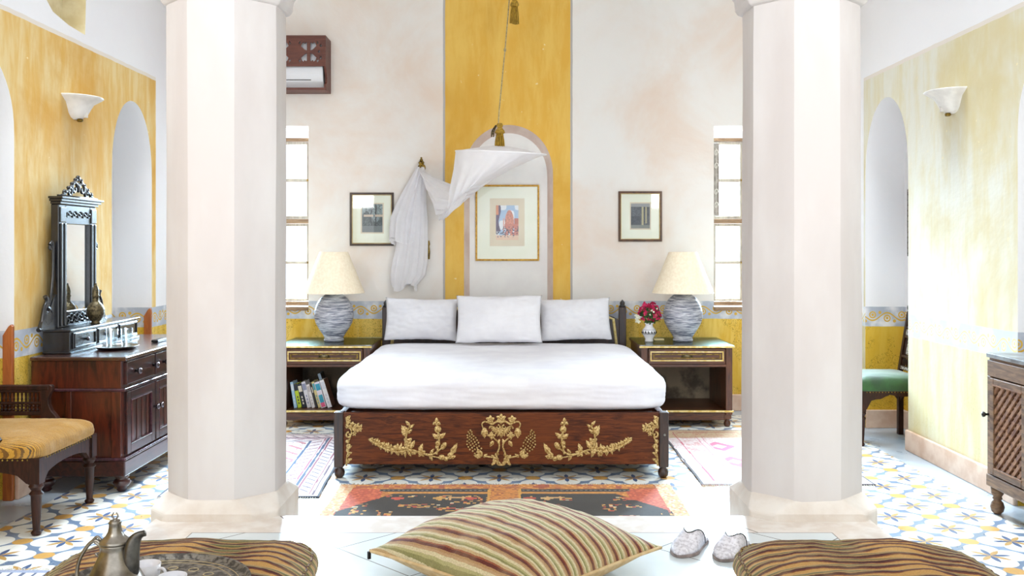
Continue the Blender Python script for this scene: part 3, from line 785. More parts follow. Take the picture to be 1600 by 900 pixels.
def bed_pillow(cx, w_, h_, y, tilt, zb, seed, label, roll=0):
    t = .15
    o = obj('pillow', pillow_bm(w_, h_, t, 44, .05, .010, seed), PILLOW, None, 'all')
    tag(o, label, 'pillow', 'white pillows on the bed')
    o.location = (cx, y, zb+h_/2*math.cos(tilt)+.004); o.rotation_euler = (-tilt, roll, 0)
bed_pillow((659-800)*6.83/F, .53, .31, 6.80, .28, .568, 1, 'white pillow behind the middle one, nearest the draped white net', .01)
bed_pillow((898-800)*6.83/F, .52, .31, 6.80, .28, .568, 5, 'white pillow behind the middle one, nearest the pink flowers', -.03)
bed_pillow((780-800)*6.70/F, .61, .35, 6.63, .34, .566, 9, 'large square white pillow leaning in front of the other two')

# ------------------------------------------------------------------ nightstands
def nightstand():
    t = thing('nightstand', 'x', 'nightstand', (0, 0, 0), 'gilt trimmed nightstands')
    W, D = .315, .56      # half width, depth ; front at y=0
    bm = B(); box(bm, -W, -W+.045, .0, D, .085, .545); obj('side_panel', bm, W_night_v, t, bevel=.002)
    bm = B(); box(bm, W-.045, W, .0, D, .085, .545); obj('side_panel', bm, W_night_v, t, bevel=.002)
    obj('back_panel', box(B(), -W+.045, W-.045, D-.02, D, .11, .545), W_inside, t)
    obj('shelf', box(B(), -W+.045, W-.045, .012, D-.02, .095, .112), W_night, t)
    obj('shelf_trim', box(B(), -W-.008, W+.008, -.008, .012, .103, .115), GOLDT, t, bevel=.002)
    obj('base_rail', box(B(), -W+.045, W-.045, .012, .04, .045, .094), W_night, t, bevel=.003)
    obj('base_rail', box(B(), -W+.0451, W-.0451, D-.04, D-.012, .045, .094), W_night, t, bevel=.003)
    obj('drawer_box', box(B(), -W+.045, W-.045, .03, D-.021, .415, .42), W_night, t)
    obj('rail', box(B(), -W+.045, W-.045, .002, .03, .415, .432), W_night, t)
    dr = obj('drawer', box(B(), -W+.05, W-.05, -.004, .02, .436, .540), W_night, t, bevel=.002)
    bm = B()
    a, b, zl, zh = -W+.062, W-.062, .455, .524
    for (x0, x1, z0, z1) in ((a, b, zl, zl+.009), (a, b, zh-.009, zh), (a, a+.009, zl+.009, zh-.009), (b-.009, b, zl+.009, zh-.009)): box(bm, x0, x1, -.010, -.003, z0, z1)
    obj('gilt_border', bm, GOLDT, dr, bevel=.002)
    bm = B()
    for (x0, x1, z0, z1) in ((a+.02, b-.02, zl+.019, zl+.024), (a+.02, b-.02, zh-.024, zh-.019), (a+.02, a+.028, zl+.024, zh-.024), (b-.028, b-.02, zl+.024, zh-.024)): box(bm, x0, x1, -.009, -.003, z0, z1)
    obj('inner_border', bm, BRASS, dr)
    # cup handle
    hm = B(); lathe(hm, [(0, .022), (.022, .020), (.038, .010), (.042, 0)], n=24, sy=.55, M=Matrix.Translation((0, -.003, .482)))
    for v in list(hm.verts):
        if v.co.y > -.003: v.co.y = -.003
    obj('cup_handle', hm, BRASS_D, dr, 'all')
    top = B(); box(top, -W-.012, W+.012, -.012, D+.005, .546, .562)
    obj('top', top, W_night, t, bevel=.003)
    obj('top_trim', box(B(), -W-.014, W+.014, -.016, -.0125, .548, .560), GOLDT, t, bevel=.001)
    obj('glass_top', box(B(), -W-.010, W+.010, -.010, D+.003, .5625, .567), TOPGLASS, t)
    for x in (-W+.03, W-.03):
        for y in (.03, D-.035):
            obj('corner_block', box(B(), x-.024, x+.024, y-.024, y+.024, .055, .084), W_night, t, bevel=.002)
            obj('foot', lathe(B(), [(0, 0), (.014, 0), (.022, .010), (.024, .024), (.018, .038), (.012, .045), (.019, .050), (.019, .055), (0, .055)], (x, y, 0), 18), W_night, t, 'all')
    return t
NY = 6.49
ns = nightstand(); ns.location = (1.206, NY, 0); ns['label'] = 'gilt trimmed wooden nightstand with empty shelf, under the pink flowers'
n2 = copy_tree(ns); n2.location = (-1.295, NY, 0); n2['label'] = 'gilt trimmed wooden nightstand holding a row of books'
NZ = .567
# table lamps
def lamp_mats():
    n = NT('striated_grey_ceramic'); v = n.objc()
    f = n.noise(n.scale(v, (3, 3, 60)), 3, 6, .7, .6); g = n.noise(n.scale(v, (1, 1, 5)), 6, 4)
    col = n.mix(n.ramp(f, .42, .58), '#5f6478', '#d9dae0'); col = n.mix(n.mul(n.ramp(g, .5, .7), .5), col, '#8a8ea0')
    n.bump(f, .5, .004); return n.done(col, .4)
LAMPM = lamp_mats()
def table_lamp(X, Y, label):
    t = thing('table_lamp', label, 'lamp', (X, Y, NZ), 'striated ceramic lamps on the nightstands')
    z = NZ
    obj('base', lathe(B(), [(0, 0), (.070, 0), (.072, .010), (.066, .022), (.078, .045), (.105, .085), (.130, .13), (.141, .175), (.139, .215), (.124, .265), (.098, .305), (.066, .332), (.046, .343), (.040, .346), (0, .346)], (X, Y, z), 56), LAMPM, t, 'all')
    obj('neck', lathe(B(), [(0, .346), (.018, .346), (.018, .40), (.012, .405), (.010, .44), (0, .44)], (X, Y, z), 20), BRASS, t, 'all')
    bm = B(); pr = [(.217, .345), (.098, .645)]
    lathe(bm, [(.2195, .345), (.1005, .640), (.0965, .640), (.2155, .345), (.2195, .345)], (X, Y, z), 72, cap=False)
    obj('lamp_shade', bm, SHADE, t, smooth=30, doub=True)
    bm = B()
    for k in range(3): a = k*2*PI/3; tube(bm, [(X, Y, z+.63), (X+.097*math.cos(a), Y+.097*math.sin(a), z+.63)], .002, 6)
    tube(bm, [(X, Y, z+.44), (X, Y, z+.632)], .004, 8)
    obj('shade_holder', bm, BRASS, t)
table_lamp(-1.283, 6.78, 'grey striated ceramic lamp on the nightstand that holds books')
table_lamp(1.231, 6.78, 'grey striated ceramic lamp beside the vase of pink flowers')
# vase and flowers
vx, vy = .982, 6.74
vase = thing('vase', 'small white vase with a dark patterned band, in front of right lamp', 'vase', (vx, vy, NZ))
obj('body', lathe(B(), [(0, 0), (.030, 0), (.030, .008), (.027, .018), (.034, .032), (.047, .052), (.051, .066), (.047, .082), (.034, .098), (.026, .112), (.027, .122), (.034, .133), (.031, .134), (.023, .12), (0, .118)], (vx, vy, NZ), 36), CHINA, vase, 'all')
bm = B()
lathe(bm, [(.0500, .054), (.0515, .056), (.0505, .0535)], (vx, vy, NZ), 36, cap=False); lathe(bm, [(.0470, .0835), (.0480, .0855), (.0455, .0850)], (vx, vy, NZ), 36, cap=False)
for k in range(14):
    a = k*2*PI/14; c, s = math.cos(a), math.sin(a)
    for da, z0, z1 in ((0, .060, .079), (.16, .062, .068)):
        c, s = math.cos(a+da), math.sin(a+da)
        tube(bm, [(vx+.0513*c, vy+.0513*s, NZ+z0), (vx+.0490*c, vy+.0490*s, NZ+z1)], [.006, .001], 5)
obj('painted_band', bm, IRON, vase)
bq = thing('bouquet', 'bunch of magenta bougainvillea with one white sprig, in the white vase', 'flowers', (vx, vy, NZ+.118))
bm = B(); gb = B(); wb = B(); st = B()
def petal_cluster(bm, c, r):
    for k in range(3):
        a = random.uniform(0, 2*PI); 
        for j in range(3):
            aj = a+j*2.1; d = Vector((math.cos(aj), random.uniform(-.6, .2), math.sin(aj))).normalized()
            s = d.cross(Vector((0, 1, 0))).normalized(); tip = c+d*r
            m = c+d*r*.55+Vector((0, -r*.25, 0))
            v = [bm.verts.new(p) for p in (c, m+s*r*.42, tip, m-s*r*.42)]
            bm.faces.new((v[0], v[1], v[2])); bm.faces.new((v[0], v[2], v[3]))
        c = c+Vector((random.uniform(-1, 1), random.uniform(-1, .6), random.uniform(-1, 1)))*r*.4
cc = Vector((vx+.008, vy, NZ+.21))
for k in range(46):
    d = Vector((random.gauss(0, 1), random.gauss(0, 1), random.gauss(0, 1))).normalized()*random.uniform(.3, 1)
    c = cc+Vector((d.x*.088, d.y*.06, d.z*.068)); petal_cluster(bm, c, .020)
for k in range(40):
    d = Vector((random.gauss(0, 1), random.gauss(0, 1), random.gauss(0, .7))).normalized(); c = cc+Vector((d.x*.06, d.y*.05, d.z*.055-.02)); petal_cluster(gb, c, .018)
for k in range(8): petal_cluster(wb, Vector((vx-.085+random.uniform(-.014, .014), vy-.01, NZ+.155+random.uniform(-.02, .03))), .014)
for k in range(5): petal_cluster(wb, cc+Vector((random.uniform(-.05, .05), -.055, random.uniform(-.02, .03))), .007)
for k in range(9):
    a = k*.7; tube(st, spline([(vx+.012*math.cos(a), vy+.012*math.sin(a), NZ+.119), (vx+.02*math.cos(a), vy+.02*math.sin(a), NZ+.15), (cc.x+.06*math.cos(a), cc.y+.04*math.sin(a), cc.z+.02)], 4), .0015, 5)
tube(st, spline([(vx-.008, vy, NZ+.12), (vx-.04, vy-.01, NZ+.15), (vx-.08, vy-.01, NZ+.16)], 4), .0012, 5)
obj('stems', st, simple('flower_stems', '#3f5a22', '#5d7a34', 30, .6), bq)
obj('magenta_petals', bm, simple('bougainvillea_petals', '#a00c3c', '#d62a62', 40, .6), bq)
obj('leaves', gb, simple('dark_green_leaves', '#1d3a16', '#3c6428', 40, .5), bq)
obj('white_petals', wb, simple('white_petals', '#ecebd8', None, 40, .6), bq)
bm = B(); box(bm, 1.03, 1.10, 6.80, 6.84, NZ+.001, NZ+.012)
tag(obj('card', bm, simple('cream_card', '#ecdca8', None, 20, .6), bevel=.002), 'small cream card lying behind the white vase', 'card')
# books
cols = [('#a9cfe6', .182, .020, '#dfe6ea', 'pale blue book leaning first in the row, beside the column'),
        ('#c2d42a', .168, .026, '#20242c', 'lime green and black book in the row'),
        ('#1f2430', .168, .028, '#e8e2cc', 'black book with pale lettering beside the lime green one'),
        ('#dad8dc', .185, .028, '#8c90a8', 'pale grey book right of the black one'),
        ('#e6e2e0', .168, .022, '#c0b8b4', 'short white book left of the thin black-edged one'),
        ('#2c2a2e', .160, .010, '#e9e4dc', 'thin dark book beside the yellow spine'),
        ('#dccb8c', .188, .018, '#4d9aa8', 'tall thin cream yellow book in the row'),
        ('#e4dce4', .186, .036, '#2f9ab4', 'white book with blue and pink patches on its spine'),
        ('#f0eef0', .200, .030, '#d6d8e0', 'last white book of the row, showing its brown cover side')]
bxp = -1.528; sh_z = .112
import_lean = [.16, .20, .22, .24, .25, .26, .27, .28, .30]
BW = []
for i, (col, h, th, col2, lab) in enumerate(cols):
    t = thing('book', lab, 'book', (bxp, NY+.16, sh_z), 'books on the nightstand shelf')
    cm = simple('book_cover', col, None, 30, .5); c2 = simple('book_spine_patch', col2, None, 30, .5); dp = .13
    t.location = (0, 0, 0)
    bm = B(); box(bm, 0, .0018, 0, dp, 0, h); box(bm, th-.0018, th, 0, dp, 0, h); box(bm, .0018, th-.0018, 0, .002, 0, h)
    side = cm if i < 8 else simple('brown_cover', '#8a6048', None, 30, .5)
    obj('cover', bm, cm, t)
    obj('pages', box(B(), .002, th-.002, .0022, dp-.003, .002, h-.003), simple('book_pages', '#e9e2cf', None, 60, .9), t)
    bm = B(); box(bm, .002, th-.002, -.0006, 0, h*.68, h*.93); 
    if i in (1,): bm.free(); bm = B(); box(bm, .0, th, -.0006, 0, h*.72, h)
    if i == 7: box(bm, .004, th-.004, -.0006, 0, h*.2, h*.5)
    obj('spine_label', bm, c2, t)
    if th > .016 and i != 7:
        for q in range(3): obj('spine_mark', box(B(), th*.35, th*.65, -.0007, 0, h*(.15+.13*q), h*(.23+.13*q)), c2, t)
    if i == 7: obj('pink_patch', box(B(), .004, th-.004, -.0006, 0, h*.03, h*.2), simple('pink_patch', '#d8567c', None, 30, .5), t)
    if i == 8: obj('side_cover', box(B(), th, th+.0015, 0, dp, 0, h), simple('brown_cover', '#8a6048', None, 30, .5), t)
    t.location = (bxp, NY+.10+random.uniform(0, .02), sh_z+.0005); lean = import_lean[i]
    t.rotation_euler = (0, -lean, 0)
    bxp += th/math.cos(lean)+.0052
# dark folder behind the books
bm = B(); box(bm, 0, .02, 0, .12, 0, .225)
t = thing('book', 'tall pale blue backed book standing behind the row', 'book', (0, 0, 0), 'books on the nightstand shelf')
obj('cover', bm, simple('blue_cover', '#bcd2e4', None, 30, .5), t); obj('pages', box(B(), .0201, .0215, .001, .119, .001, .224), IRON, t)
t.location = (-1.335, NY+.29, sh_z+.0005); t.rotation_euler = (0, -.30, 0)

# ------------------------------------------------------------------ pictures
def art_fn(kind, W_, H_):
    def fn(x, y, z):
        u = x/W_+.5; v = z/H_+.5
        def m(c): return np.where(c, 1.0, 0.0)[:, None]
        n1 = hsh(np.floor(u*28), np.floor(v*34)); n2 = hsh(np.floor(u*11), np.floor(v*9))
        if kind == 'street':
            col = np.tile(hx('#a8c4e0'), (len(x), 1))*(1-.0)+0
            cl = m(np.sin(u*9+2)*np.sin(v*11) > .1); col = col*(1-cl)+hx('#e8ecf0')*cl
            b = m((u < .17+.05*np.sin(v*9)) & (v > .25)); col = col*(1-b)+hx('#5a4468')*b
            b = m((u < .12) & (v > .72)); col = col*(1-b)+hx('#d88a62')*b
            b = m((np.abs(u-.60) < .20*np.sqrt(np.clip(1-((v-.5)/.36)**2, 0, 1))) & (v > .2)); col = col*(1-b)+(hx('#d88a70')*(.85+.25*n1[:, None]))*b
            b = m((u > .82) & (v < .62)); col = col*(1-b)+hx('#c06a50')*b
            b = m((np.abs(u-.34) < .03) & (v < .62) & (v > .2)); col = col*(1-b)+hx('#d8a08c')*b
            b = m((v < .46) & (v > .14) & (u > .38) & (n2 > .3)); col = col*(1-b)+hx('#cf7c68')*b
            b = m((v < .40) & (v > .14) & (n1 > .72)); col = col*(1-b)+hx('#4a3a50')*b
            b = m((v < .14)); col = col*(1-b)+hx('#e6c4a8')*b
            b = m((v < .22) & (v > .08) & (n1 > .66) & (hsh(np.floor(u*16)) > .5)); col = col*(1-b)+hx('#3c4668')*b
        elif kind == 'trees':
            col = (hx('#8fa0a0')*(.6+.5*n1[:, None]))
            b = m((v < .55+.2*np.sin(u*7)) & (n1 > .25)); col = col*(1-b)+hx('#3c4a48')*b
            b = m((np.abs(u-.45-.05*np.sin(v*9)) < .03) | (np.abs(u-.68) < .025)); col = col*(1-b)+hx('#2a2c30')*b
            b = m((v < .22)); col = col*(1-b)+hx('#6c7474')*b
            b = m((v > .55) & (v < .62) & (n2 > .3)); col = col*(1-b)+hx('#c9b6a0')*b
        else:
            col = (hx('#54585e')*(.7+.5*n1[:, None]))
            b = m((np.abs(u-.62) < .05) | (np.abs(u-.8) < .04) & (v > .2)); col = col*(1-b)+hx('#b8b088')*b
            b = m((u < .5) & (v < .5) & (n1 > .3)); col = col*(1-b)+hx('#2a2e34')*b
            b = m((v < .14)); col = col*(1-b)+hx('#7c8078')*b
            b = m((v > .86)); col = col*(1-b)+hx('#9a9c9c')*b
        return np.clip(col, 0, 1)
    return fn
def picture(px0, px1, py0, py1, d, name, label, fmat, fw, art, kind, mounts, glass=True):
    a = P(px0, py1, d); b = P(px1, py0, d); cx, cz = (a.x+b.x)/2, (a.z+b.z)/2; w_, h_ = b.x-a.x, b.z-a.z
    t = thing(name, label, 'picture', (cx, d, cz-h_/2), 'framed pictures on the back wall')
    bm = B(); y0, y1 = d-.022, d
    for k, (ins, yy) in enumerate(((0, y0+.006), (fw*.35, y0), (fw*.75, y0+.008))):
        o, i_ = ins, (fw*.35, fw*.75, fw)[k]
        X0, X1, Z0, Z1 = cx-w_/2+o, cx+w_/2-o, cz-h_/2+o, cz+h_/2-o; t_ = i_-o
        box(bm, X0, X1, yy, y1, Z0, Z0+t_); box(bm, X0, X1, yy, y1, Z1-t_, Z1); box(bm, X0, X0+t_, yy, y1, Z0+t_, Z1-t_); box(bm, X1-t_, X1, yy, y1, Z0+t_, Z1-t_)
    obj('frame', bm, fmat, t, bevel=.0015)
    if kind != 'street':
        bm = B(); q = fw*.80; X0, X1, Z0, Z1 = cx-w_/2+q, cx+w_/2-q, cz-h_/2+q, cz+h_/2-q
        for bb_ in ((X0, X1, Z0, Z0+.003), (X0, X1, Z1-.003, Z1), (X0, X0+.003, Z0, Z1), (X1-.003, X1, Z0, Z1)): box(bm, bb_[0], bb_[1], y0+.005, y0+.012, bb_[2], bb_[3])
        obj('gilt_slip', bm, GOLDT, t)
    obj('mount', box(B(), cx-w_/2+fw, cx+w_/2-fw, d-.010, d-.002, cz-h_/2+fw, cz+h_/2-fw), PAPER, t)
    for (mx0, mx1, my0, my1, mm) in mounts:
        p, q = P(mx0, my1, d), P(mx1, my0, d); obj('inner_mount', box(B(), p.x, q.x, d-.0115, d-.010, p.z, q.z), mm, t)
    p, q = P(art[0], art[3], d), P(art[1], art[2], d); aw, ah = q.x-p.x, q.z-p.z
    bm = grid_mesh(60, 80, lambda u, v: ((u-.5)*aw, 0, (v-.5)*ah)); bmesh.ops.translate(bm, verts=bm.verts, vec=(0, 0, 0))
    pr = obj('print', bm, PRINT); paint(pr, art_fn(kind, aw, ah)); pr.parent = t; pr.location = ((p.x+q.x)/2-cx, -.0125, (p.z+q.z)/2-(cz-h_/2))
    sm = pr.modifiers.new('thick', 'SOLIDIFY'); sm.thickness = .0008
    if glass: obj('picture_glass', box(B(), cx-w_/2+fw, cx+w_/2-fw, d-.0165, d-.0155, cz-h_/2+fw, cz+h_/2-fw), thin_glass('picture_glass', .04, '#ffffff'), t)
picture(547, 615.5, 301, 384, YB-.001, 'framed_picture', 'small dark framed print of trees, nearest the draped net', W_frame, .022, (566, 598, 319, 363), 'trees', [(564, 600, 317, 365, PAPER2)])
picture(966, 1034, 299, 377.5, YB-.001, 'framed_picture', 'small brown framed print of a shadowed street, above the flowers', W_frame2, .022, (985.5, 1015, 318, 357), 'dark', [(984, 1016.5, 316, 359, PAPER2)])
picture(743, 842.5, 289, 407.5, YB+.088, 'framed_picture', 'large gold framed watercolour of a pink street, in the arched niche', GOLDF, .014, (775, 810, 321, 375), 'street', [(765.5, 819.5, 310, 384.5, PAPER2)])

# ------------------------------------------------------------------ air conditioner in its fretwork cover
ax1 = -1.376; ax0 = -2.30; yf = 6.95; ztop, zbot, zg = 2.807, 2.405, 2.578
cov = thing('air_conditioner_cover', 'reddish wooden fretwork box on the wall high above the window', 'wooden cover', ((ax0+ax1)/2, 7.05, zbot))
obj('top_board', box(B(), ax0, ax1, yf, YB, ztop-.015, ztop), W_ac, cov, bevel=.002)
obj('bottom_board', box(B(), ax0, ax1, yf+.012, YB, zbot, zbot+.018), W_ac, cov, bevel=.002)
side = [(yf, ztop-.015), (YB, ztop-.015), (YB, zbot+.018), (yf+.013, zbot+.018), (yf+.013, zbot+.04), (yf+.05, zbot+.06), (yf+.055, zbot+.1), (yf+.02, zg-.02), (yf, zg)]
for x in (ax0, ax1-.015): obj('side_board', prism(B(), side, 'x', x, x+.015), W_ac, cov)
# fretwork panel: outer rectangle pierced with petal shaped holes
def fret():
    bm = B(); X0, X1, Z0, Z1 = ax0+.015, ax1-.015, zg, ztop-.015
    holes = []; rep = .206; zc = (Z0+Z1)/2+.0
    cxs = [X1-.112-k*rep for k in range(4)]
    for cx in cxs:
        for sx in (1, -1):
            for sz in (1, -1):
                h = [(.012, .010), (.030, .016), (.058, .044), (.050, .064), (.036, .074), (.030, .060), (.022, .070), (.012, .066)]
                holes.append([(cx+sx*a, zc+sz*b) for a, b in h])
                if abs(cx+sx*.062-X1) > .03: holes.append([(cx+sx*a, zc+sz*b) for a, b in ((.058, .062), (.068, .056), (.076, .064), (.064, .082))])
    for k, (a, b) in enumerate(((.022, .045), (.036, .0), (.022, -.045))):
        holes.append([(X1-a-.009, zc+b), (X1-a, zc+b+.016), (X1-a+.009, zc+b), (X1-a, zc+b-.012)])
    outer = [(X0, Z0), (X1, Z0), (X1, Z1), (X0, Z1)]
    loops = [outer]+holes
    for yy in (yf, yf+.012):
        flat = [bm.verts.new((p[0], yy, p[1])) for l in loops for p in l]
        for t in tessellate_polygon([[Vector((p[0], p[1], 0)) for p in l] for l in loops]):
            try: bm.faces.new([flat[i] for i in t])
            except ValueError: pass
    for l in loops:
        f = [bm.verts.new((p[0], yf, p[1])) for p in l]; g = [bm.verts.new((p[0], yf+.012, p[1])) for p in l]
        for i in range(len(l)): bm.faces.new((f[i], f[(i+1) % len(l)], g[(i+1) % len(l)], g[i]))
    return bm
obj('fretwork_panel', fret(), W_ac, cov, doub=True)
ac = thing('air_conditioner', 'white split air conditioner unit inside the wooden fretwork box', 'air conditioner', ((ax0+ax1)/2, 7.05, zbot+.02))
body = [(yf+.05, ztop-.03), (YB-.005, ztop-.03), (YB-.005, zbot+.0185), (yf+.10, zbot+.0185), (yf+.06, zbot+.07), (yf+.045, zbot+.12)]
obj('body', prism(B(), body, 'x', ax0+.03, ax1-.03), PLAST, ac, bevel=.008)
obj('air_flap', box(B(), ax0+.10, ax1-.07, -.004, 0, 0, .035, Matrix.Translation((0, yf+.058, zbot+.085)) @ Matrix.Rotation(-.25, 4, 'X')), simple('flap_white', '#f2f4f8', None, 5, .3), ac, bevel=.003)
obj('outlet_slot', box(B(), ax0+.20, ax1-.12, yf+.052, yf+.06, zbot+.079, zbot+.084), IRON, ac)

# ------------------------------------------------------------------ wall sconces
def sconce(X, sgn, Y, ztop_, label):
    t = thing('wall_sconce', label, 'wall lamp', (X, Y, ztop_-.12), 'alabaster bowl sconces')
    bm = B(); prof_o = [(.012, 0), (.045, .008), (.072, .030), (.088, .060), (.105, .088), (.145, .112), (.160, .122)]
    prof = prof_o+[(.156, .126), (.140, .117), (.100, .094), (.083, .064), (.066, .036), (.040, .014), (0.001, .008)]
    n = 28; rings = []
    for r, z in prof:
        rings.append([bm.verts.new((X-sgn*r*math.sin(PI*i/n)*.95, Y+r*math.cos(PI*i/n), ztop_-.122+z)) for i in range(n+1)])
    for a, b in zip(rings, rings[1:]):
        for i in range(n): bm.faces.new((a[i], a[i+1], b[i+1], b[i]))
    obj('bowl', bm, ALAB, t, 'all')
    obj('bracket', lathe(B(), [(0, -.012), (.012, -.012), (.018, -.004), (.014, .004), (0, .004)], (X-sgn*.03, Y, ztop_-.122), 14), BRASS, t, 'all')
    obj('wall_plate', box(B(), min(X, X-sgn*.012), max(X, X-sgn*.012), Y-.05, Y+.05, ztop_-.11, ztop_-.01), BRASS, t, bevel=.003)
    bm = B(); ball(bm, (X-sgn*.06, Y, ztop_-.045), .022, .022, .03, 12); lathe(bm, [(0, 0), (.014, 0), (.014, .04), (0, .04)], (X-sgn*.06, Y, ztop_-.11), 14)
    obj('bulb', bm, ALAB, t, 'all')
sconce(XL, -1, 5.27, 2.078, 'white alabaster bowl sconce above the carved dresser mirror')
sconce(XR, 1, 5.18, 2.098, 'white alabaster bowl sconce on the pale yellow wall, near green chair')

# ------------------------------------------------------------------ mosquito net
D0 = 6.62
ND = 6.62
def loop_pts(c, ex, ey, n, ph=0, ruff=0, fr=0, seed=0):
    """closed loop around c with half axes ex, ey, pleated"""
    out = []
    for i in range(n):
        t = 2*PI*i/n
        k = 1+ruff*math.sin(fr*t+seed)+ruff*.6*math.sin(fr*1.7*t+2*seed)
        out.append(Vector(c)+Vector(ex)*math.cos(t)*k+Vector(ey)*math.sin(t)*k)
    return out
def loft(bm, loops, close=False, cap=False):
    n = len(loops[0]); vs = [[bm.verts.new(p) for p in l] for l in loops]
    for a, b in zip(vs, vs[1:]):
        for i in range(n): bm.faces.new((a[i], a[(i+1) % n], b[(i+1) % n], b[i]))
    if cap: bm.faces.new(vs[0])
    return vs
N = 120
hoopC = P(783, 239, ND); ex = Vector(((853-712)/2*ND/F, 0, -.012)); ey = Vector((.03, .30, .018))
net = thing('mosquito_net', 'white gauze canopy net gathered up to the brass wall hook', 'mosquito net', tuple(hoopC))
hr = loop_pts(hoopC, ex, ey, N)
bm = B(); tube(bm, hr+[hr[0], hr[1]], .005, 8, cap=False); obj('hoop', bm, simple('hoop_white', '#f4f2f4', None, 9, .6), net, 'all')
apex = P(781, 227, ND)
bm = B(); loops = []
for k in range(7):
    t = k/6; c = apex.lerp(hoopC, t); loops.append([c+(p-hoopC)*(max(.02, t**.8)) for p in loop_pts(hoopC, ex, ey, N, 0, .012*t*0, 40)])
loft(bm, loops); obj('canopy_top', bm, NET, net, 'all')
# skirt: slides left and down, gathered, then up to the hook
key = [(hoopC, ex, ey, .0),
       (P(773, 256, ND), Vector((.285, 0, .045)), Vector((.02, .28, 0)), .012),
       (P(757, 276, ND), Vector((.235, 0, .088)), Vector((.02, .24, 0)), .028),
       (P(741, 294, ND), Vector((.170, 0, .105)), Vector((.02, .17, .0)), .05),
       (P(724, 310, ND+.03), Vector((.110, 0, .105)), Vector((.02, .12, .0)), .07),
       (P(707, 318, ND+.10), Vector((.060, 0, .100)), Vector((.03, .08, .0)), .08),
       (P(692, 315, ND+.20), Vector((.010, 0, .130)), Vector((.05, .05, .0)), .08),
       (P(680, 300, ND+.30), Vector((-.035, 0, .105)), Vector((.05, .05, .0)), .08),
       (P(670, 281, ND+.38), Vector((-.050, 0, .062)), Vector((.03, .05, .0)), .08),
       (P(660, 266, ND+.44), Vector((-.02, 0, .022)), Vector((.01, .03, .0)), .08)]
loops = []
M_ = 6
for i in range(len(key)-1):
    a, b = key[i], key[i+1]
    for j in range(M_):
        t = j/M_; ts = t*t*(3-2*t) if False else t
        c = a[0].lerp(b[0], t); e1 = a[1].lerp(b[1], t); e2 = a[2].lerp(b[2], t); rf = a[3]*(1-t)+b[3]*t
        loops.append(loop_pts(c, e1, e2, N, 0, rf, 13, .7))
loops.append(loop_pts(*key[-1][:3], N, 0, .08, 13, .7))
bm = B(); loft(bm, loops); obj('skirt', bm, NET, net, 'all')
# hanging tail below the hook
def tail(cpts, name, seed):
    loops = []
    for i in range(len(cpts)-1):
        (x0, y0, w0, dd0), (x1, y1, w1, dd1) = cpts[i], cpts[i+1]
        for j in range(6):
            t = j/6; x = x0+(x1-x0)*t; y = y0+(y1-y0)*t; w_ = w0+(w1-w0)*t; dd = dd0+(dd1-dd0)*t
            c = P(x, y, 7.06); loops.append(loop_pts(c, Vector((w_/2*7.06/F, 0, 0)), Vector((0, min(.05, dd), 0)), N, 0, .12, 11, seed))
    l = loops[-1]; loops.append([p+Vector((0, 0, -.03*math.sin(3*2*PI*i/N+seed)-.02)) for i, p in enumerate(l)])
    bm = B(); loft(bm, loops); return obj(name, bm, NET, net, 'all')
tail([(657, 261, 10, .02), (655, 272, 18, .03), (650, 290, 28, .045), (643, 315, 40, .05), (637, 340, 48, .05), (635, 362, 48, .05), (634, 374, 46, .05)], 'upper_ruffle', .3)
tail([(656, 268, 8, .015), (652, 300, 22, .04), (648, 345, 36, .045), (644, 380, 44, .05), (640, 410, 50, .05), (637, 430, 50, .05), (630, 448, 34, .04)], 'lower_ruffle', 1.7)
bm = B()
for yy, seed in ((376, .3),):
    pts = [P(634+23*math.cos(2*PI*i/60), yy+2+3*math.sin(6*PI*i/60), 7.06+.05*math.sin(2*PI*i/60)*.99) for i in range(61)]
    tube(bm, pts, .003, 5)
obj('hem', bm, simple('net_hem', '#fbfafc', None, 9, .8), net)
# brass hook
hk = thing('tieback_hook', 'ornate brass hook on the wall holding the gathered net', 'hook', tuple(P(659, 262, YB)))
c = P(659, 262, YB)
obj('back_plate', lathe(B(), [(0, 0), (.028, 0), (.030, .006), (.018, .012), (0, .014)], n=20, M=Matrix.Translation(c) @ Matrix.Rotation(PI/2, 4, 'X')), BRASS, hk, 'all')
bm = B()
for dx, dz, r in ((0, .02, .016), (-.012, .035, .011), (.012, .035, .011), (0, .052, .013), (0, .07, .008)): ball(bm, (c.x+dx, YB-.03, c.z+dz), r)
obj('finial', bm, BRASS, hk, 'all')
obj('arm', tube(B(), spline([(c.x, YB, c.z), (c.x, YB-.06, c.z-.01), (c.x+.0, YB-.12, c.z), (c.x, YB-.13, c.z+.03)]), .007, 8), BRASS, hk, 'all')
cd = B(); tube(cd, spline([P(660, 264, YB-.05), P(661, 290, YB-.015), P(661, 345, YB-.012), P(665, 372, YB-.012)], 8), .0045, 7)
tc = thing('tieback_rope', 'pale cord with brass tassels hanging from the wall hook', 'cord', tuple(P(660, 264, YB-.02)))
obj('cord', cd, ROPE, tc, 'all')
bm = B()
for dx, y0, y1 in ((-4, 374, 402), (1, 370, 407), (6, 376, 405)):
    a = P(664+dx, y0, YB-.02); b = P(664+dx, y1, YB-.02)
    tube(bm, [a, a.lerp(b, .2), a.lerp(b, .3), a.lerp(b, .6), b], [.005, .010, .005, .010, .007], 8)
obj('tassel', bm, BRASS, tc, 'all')
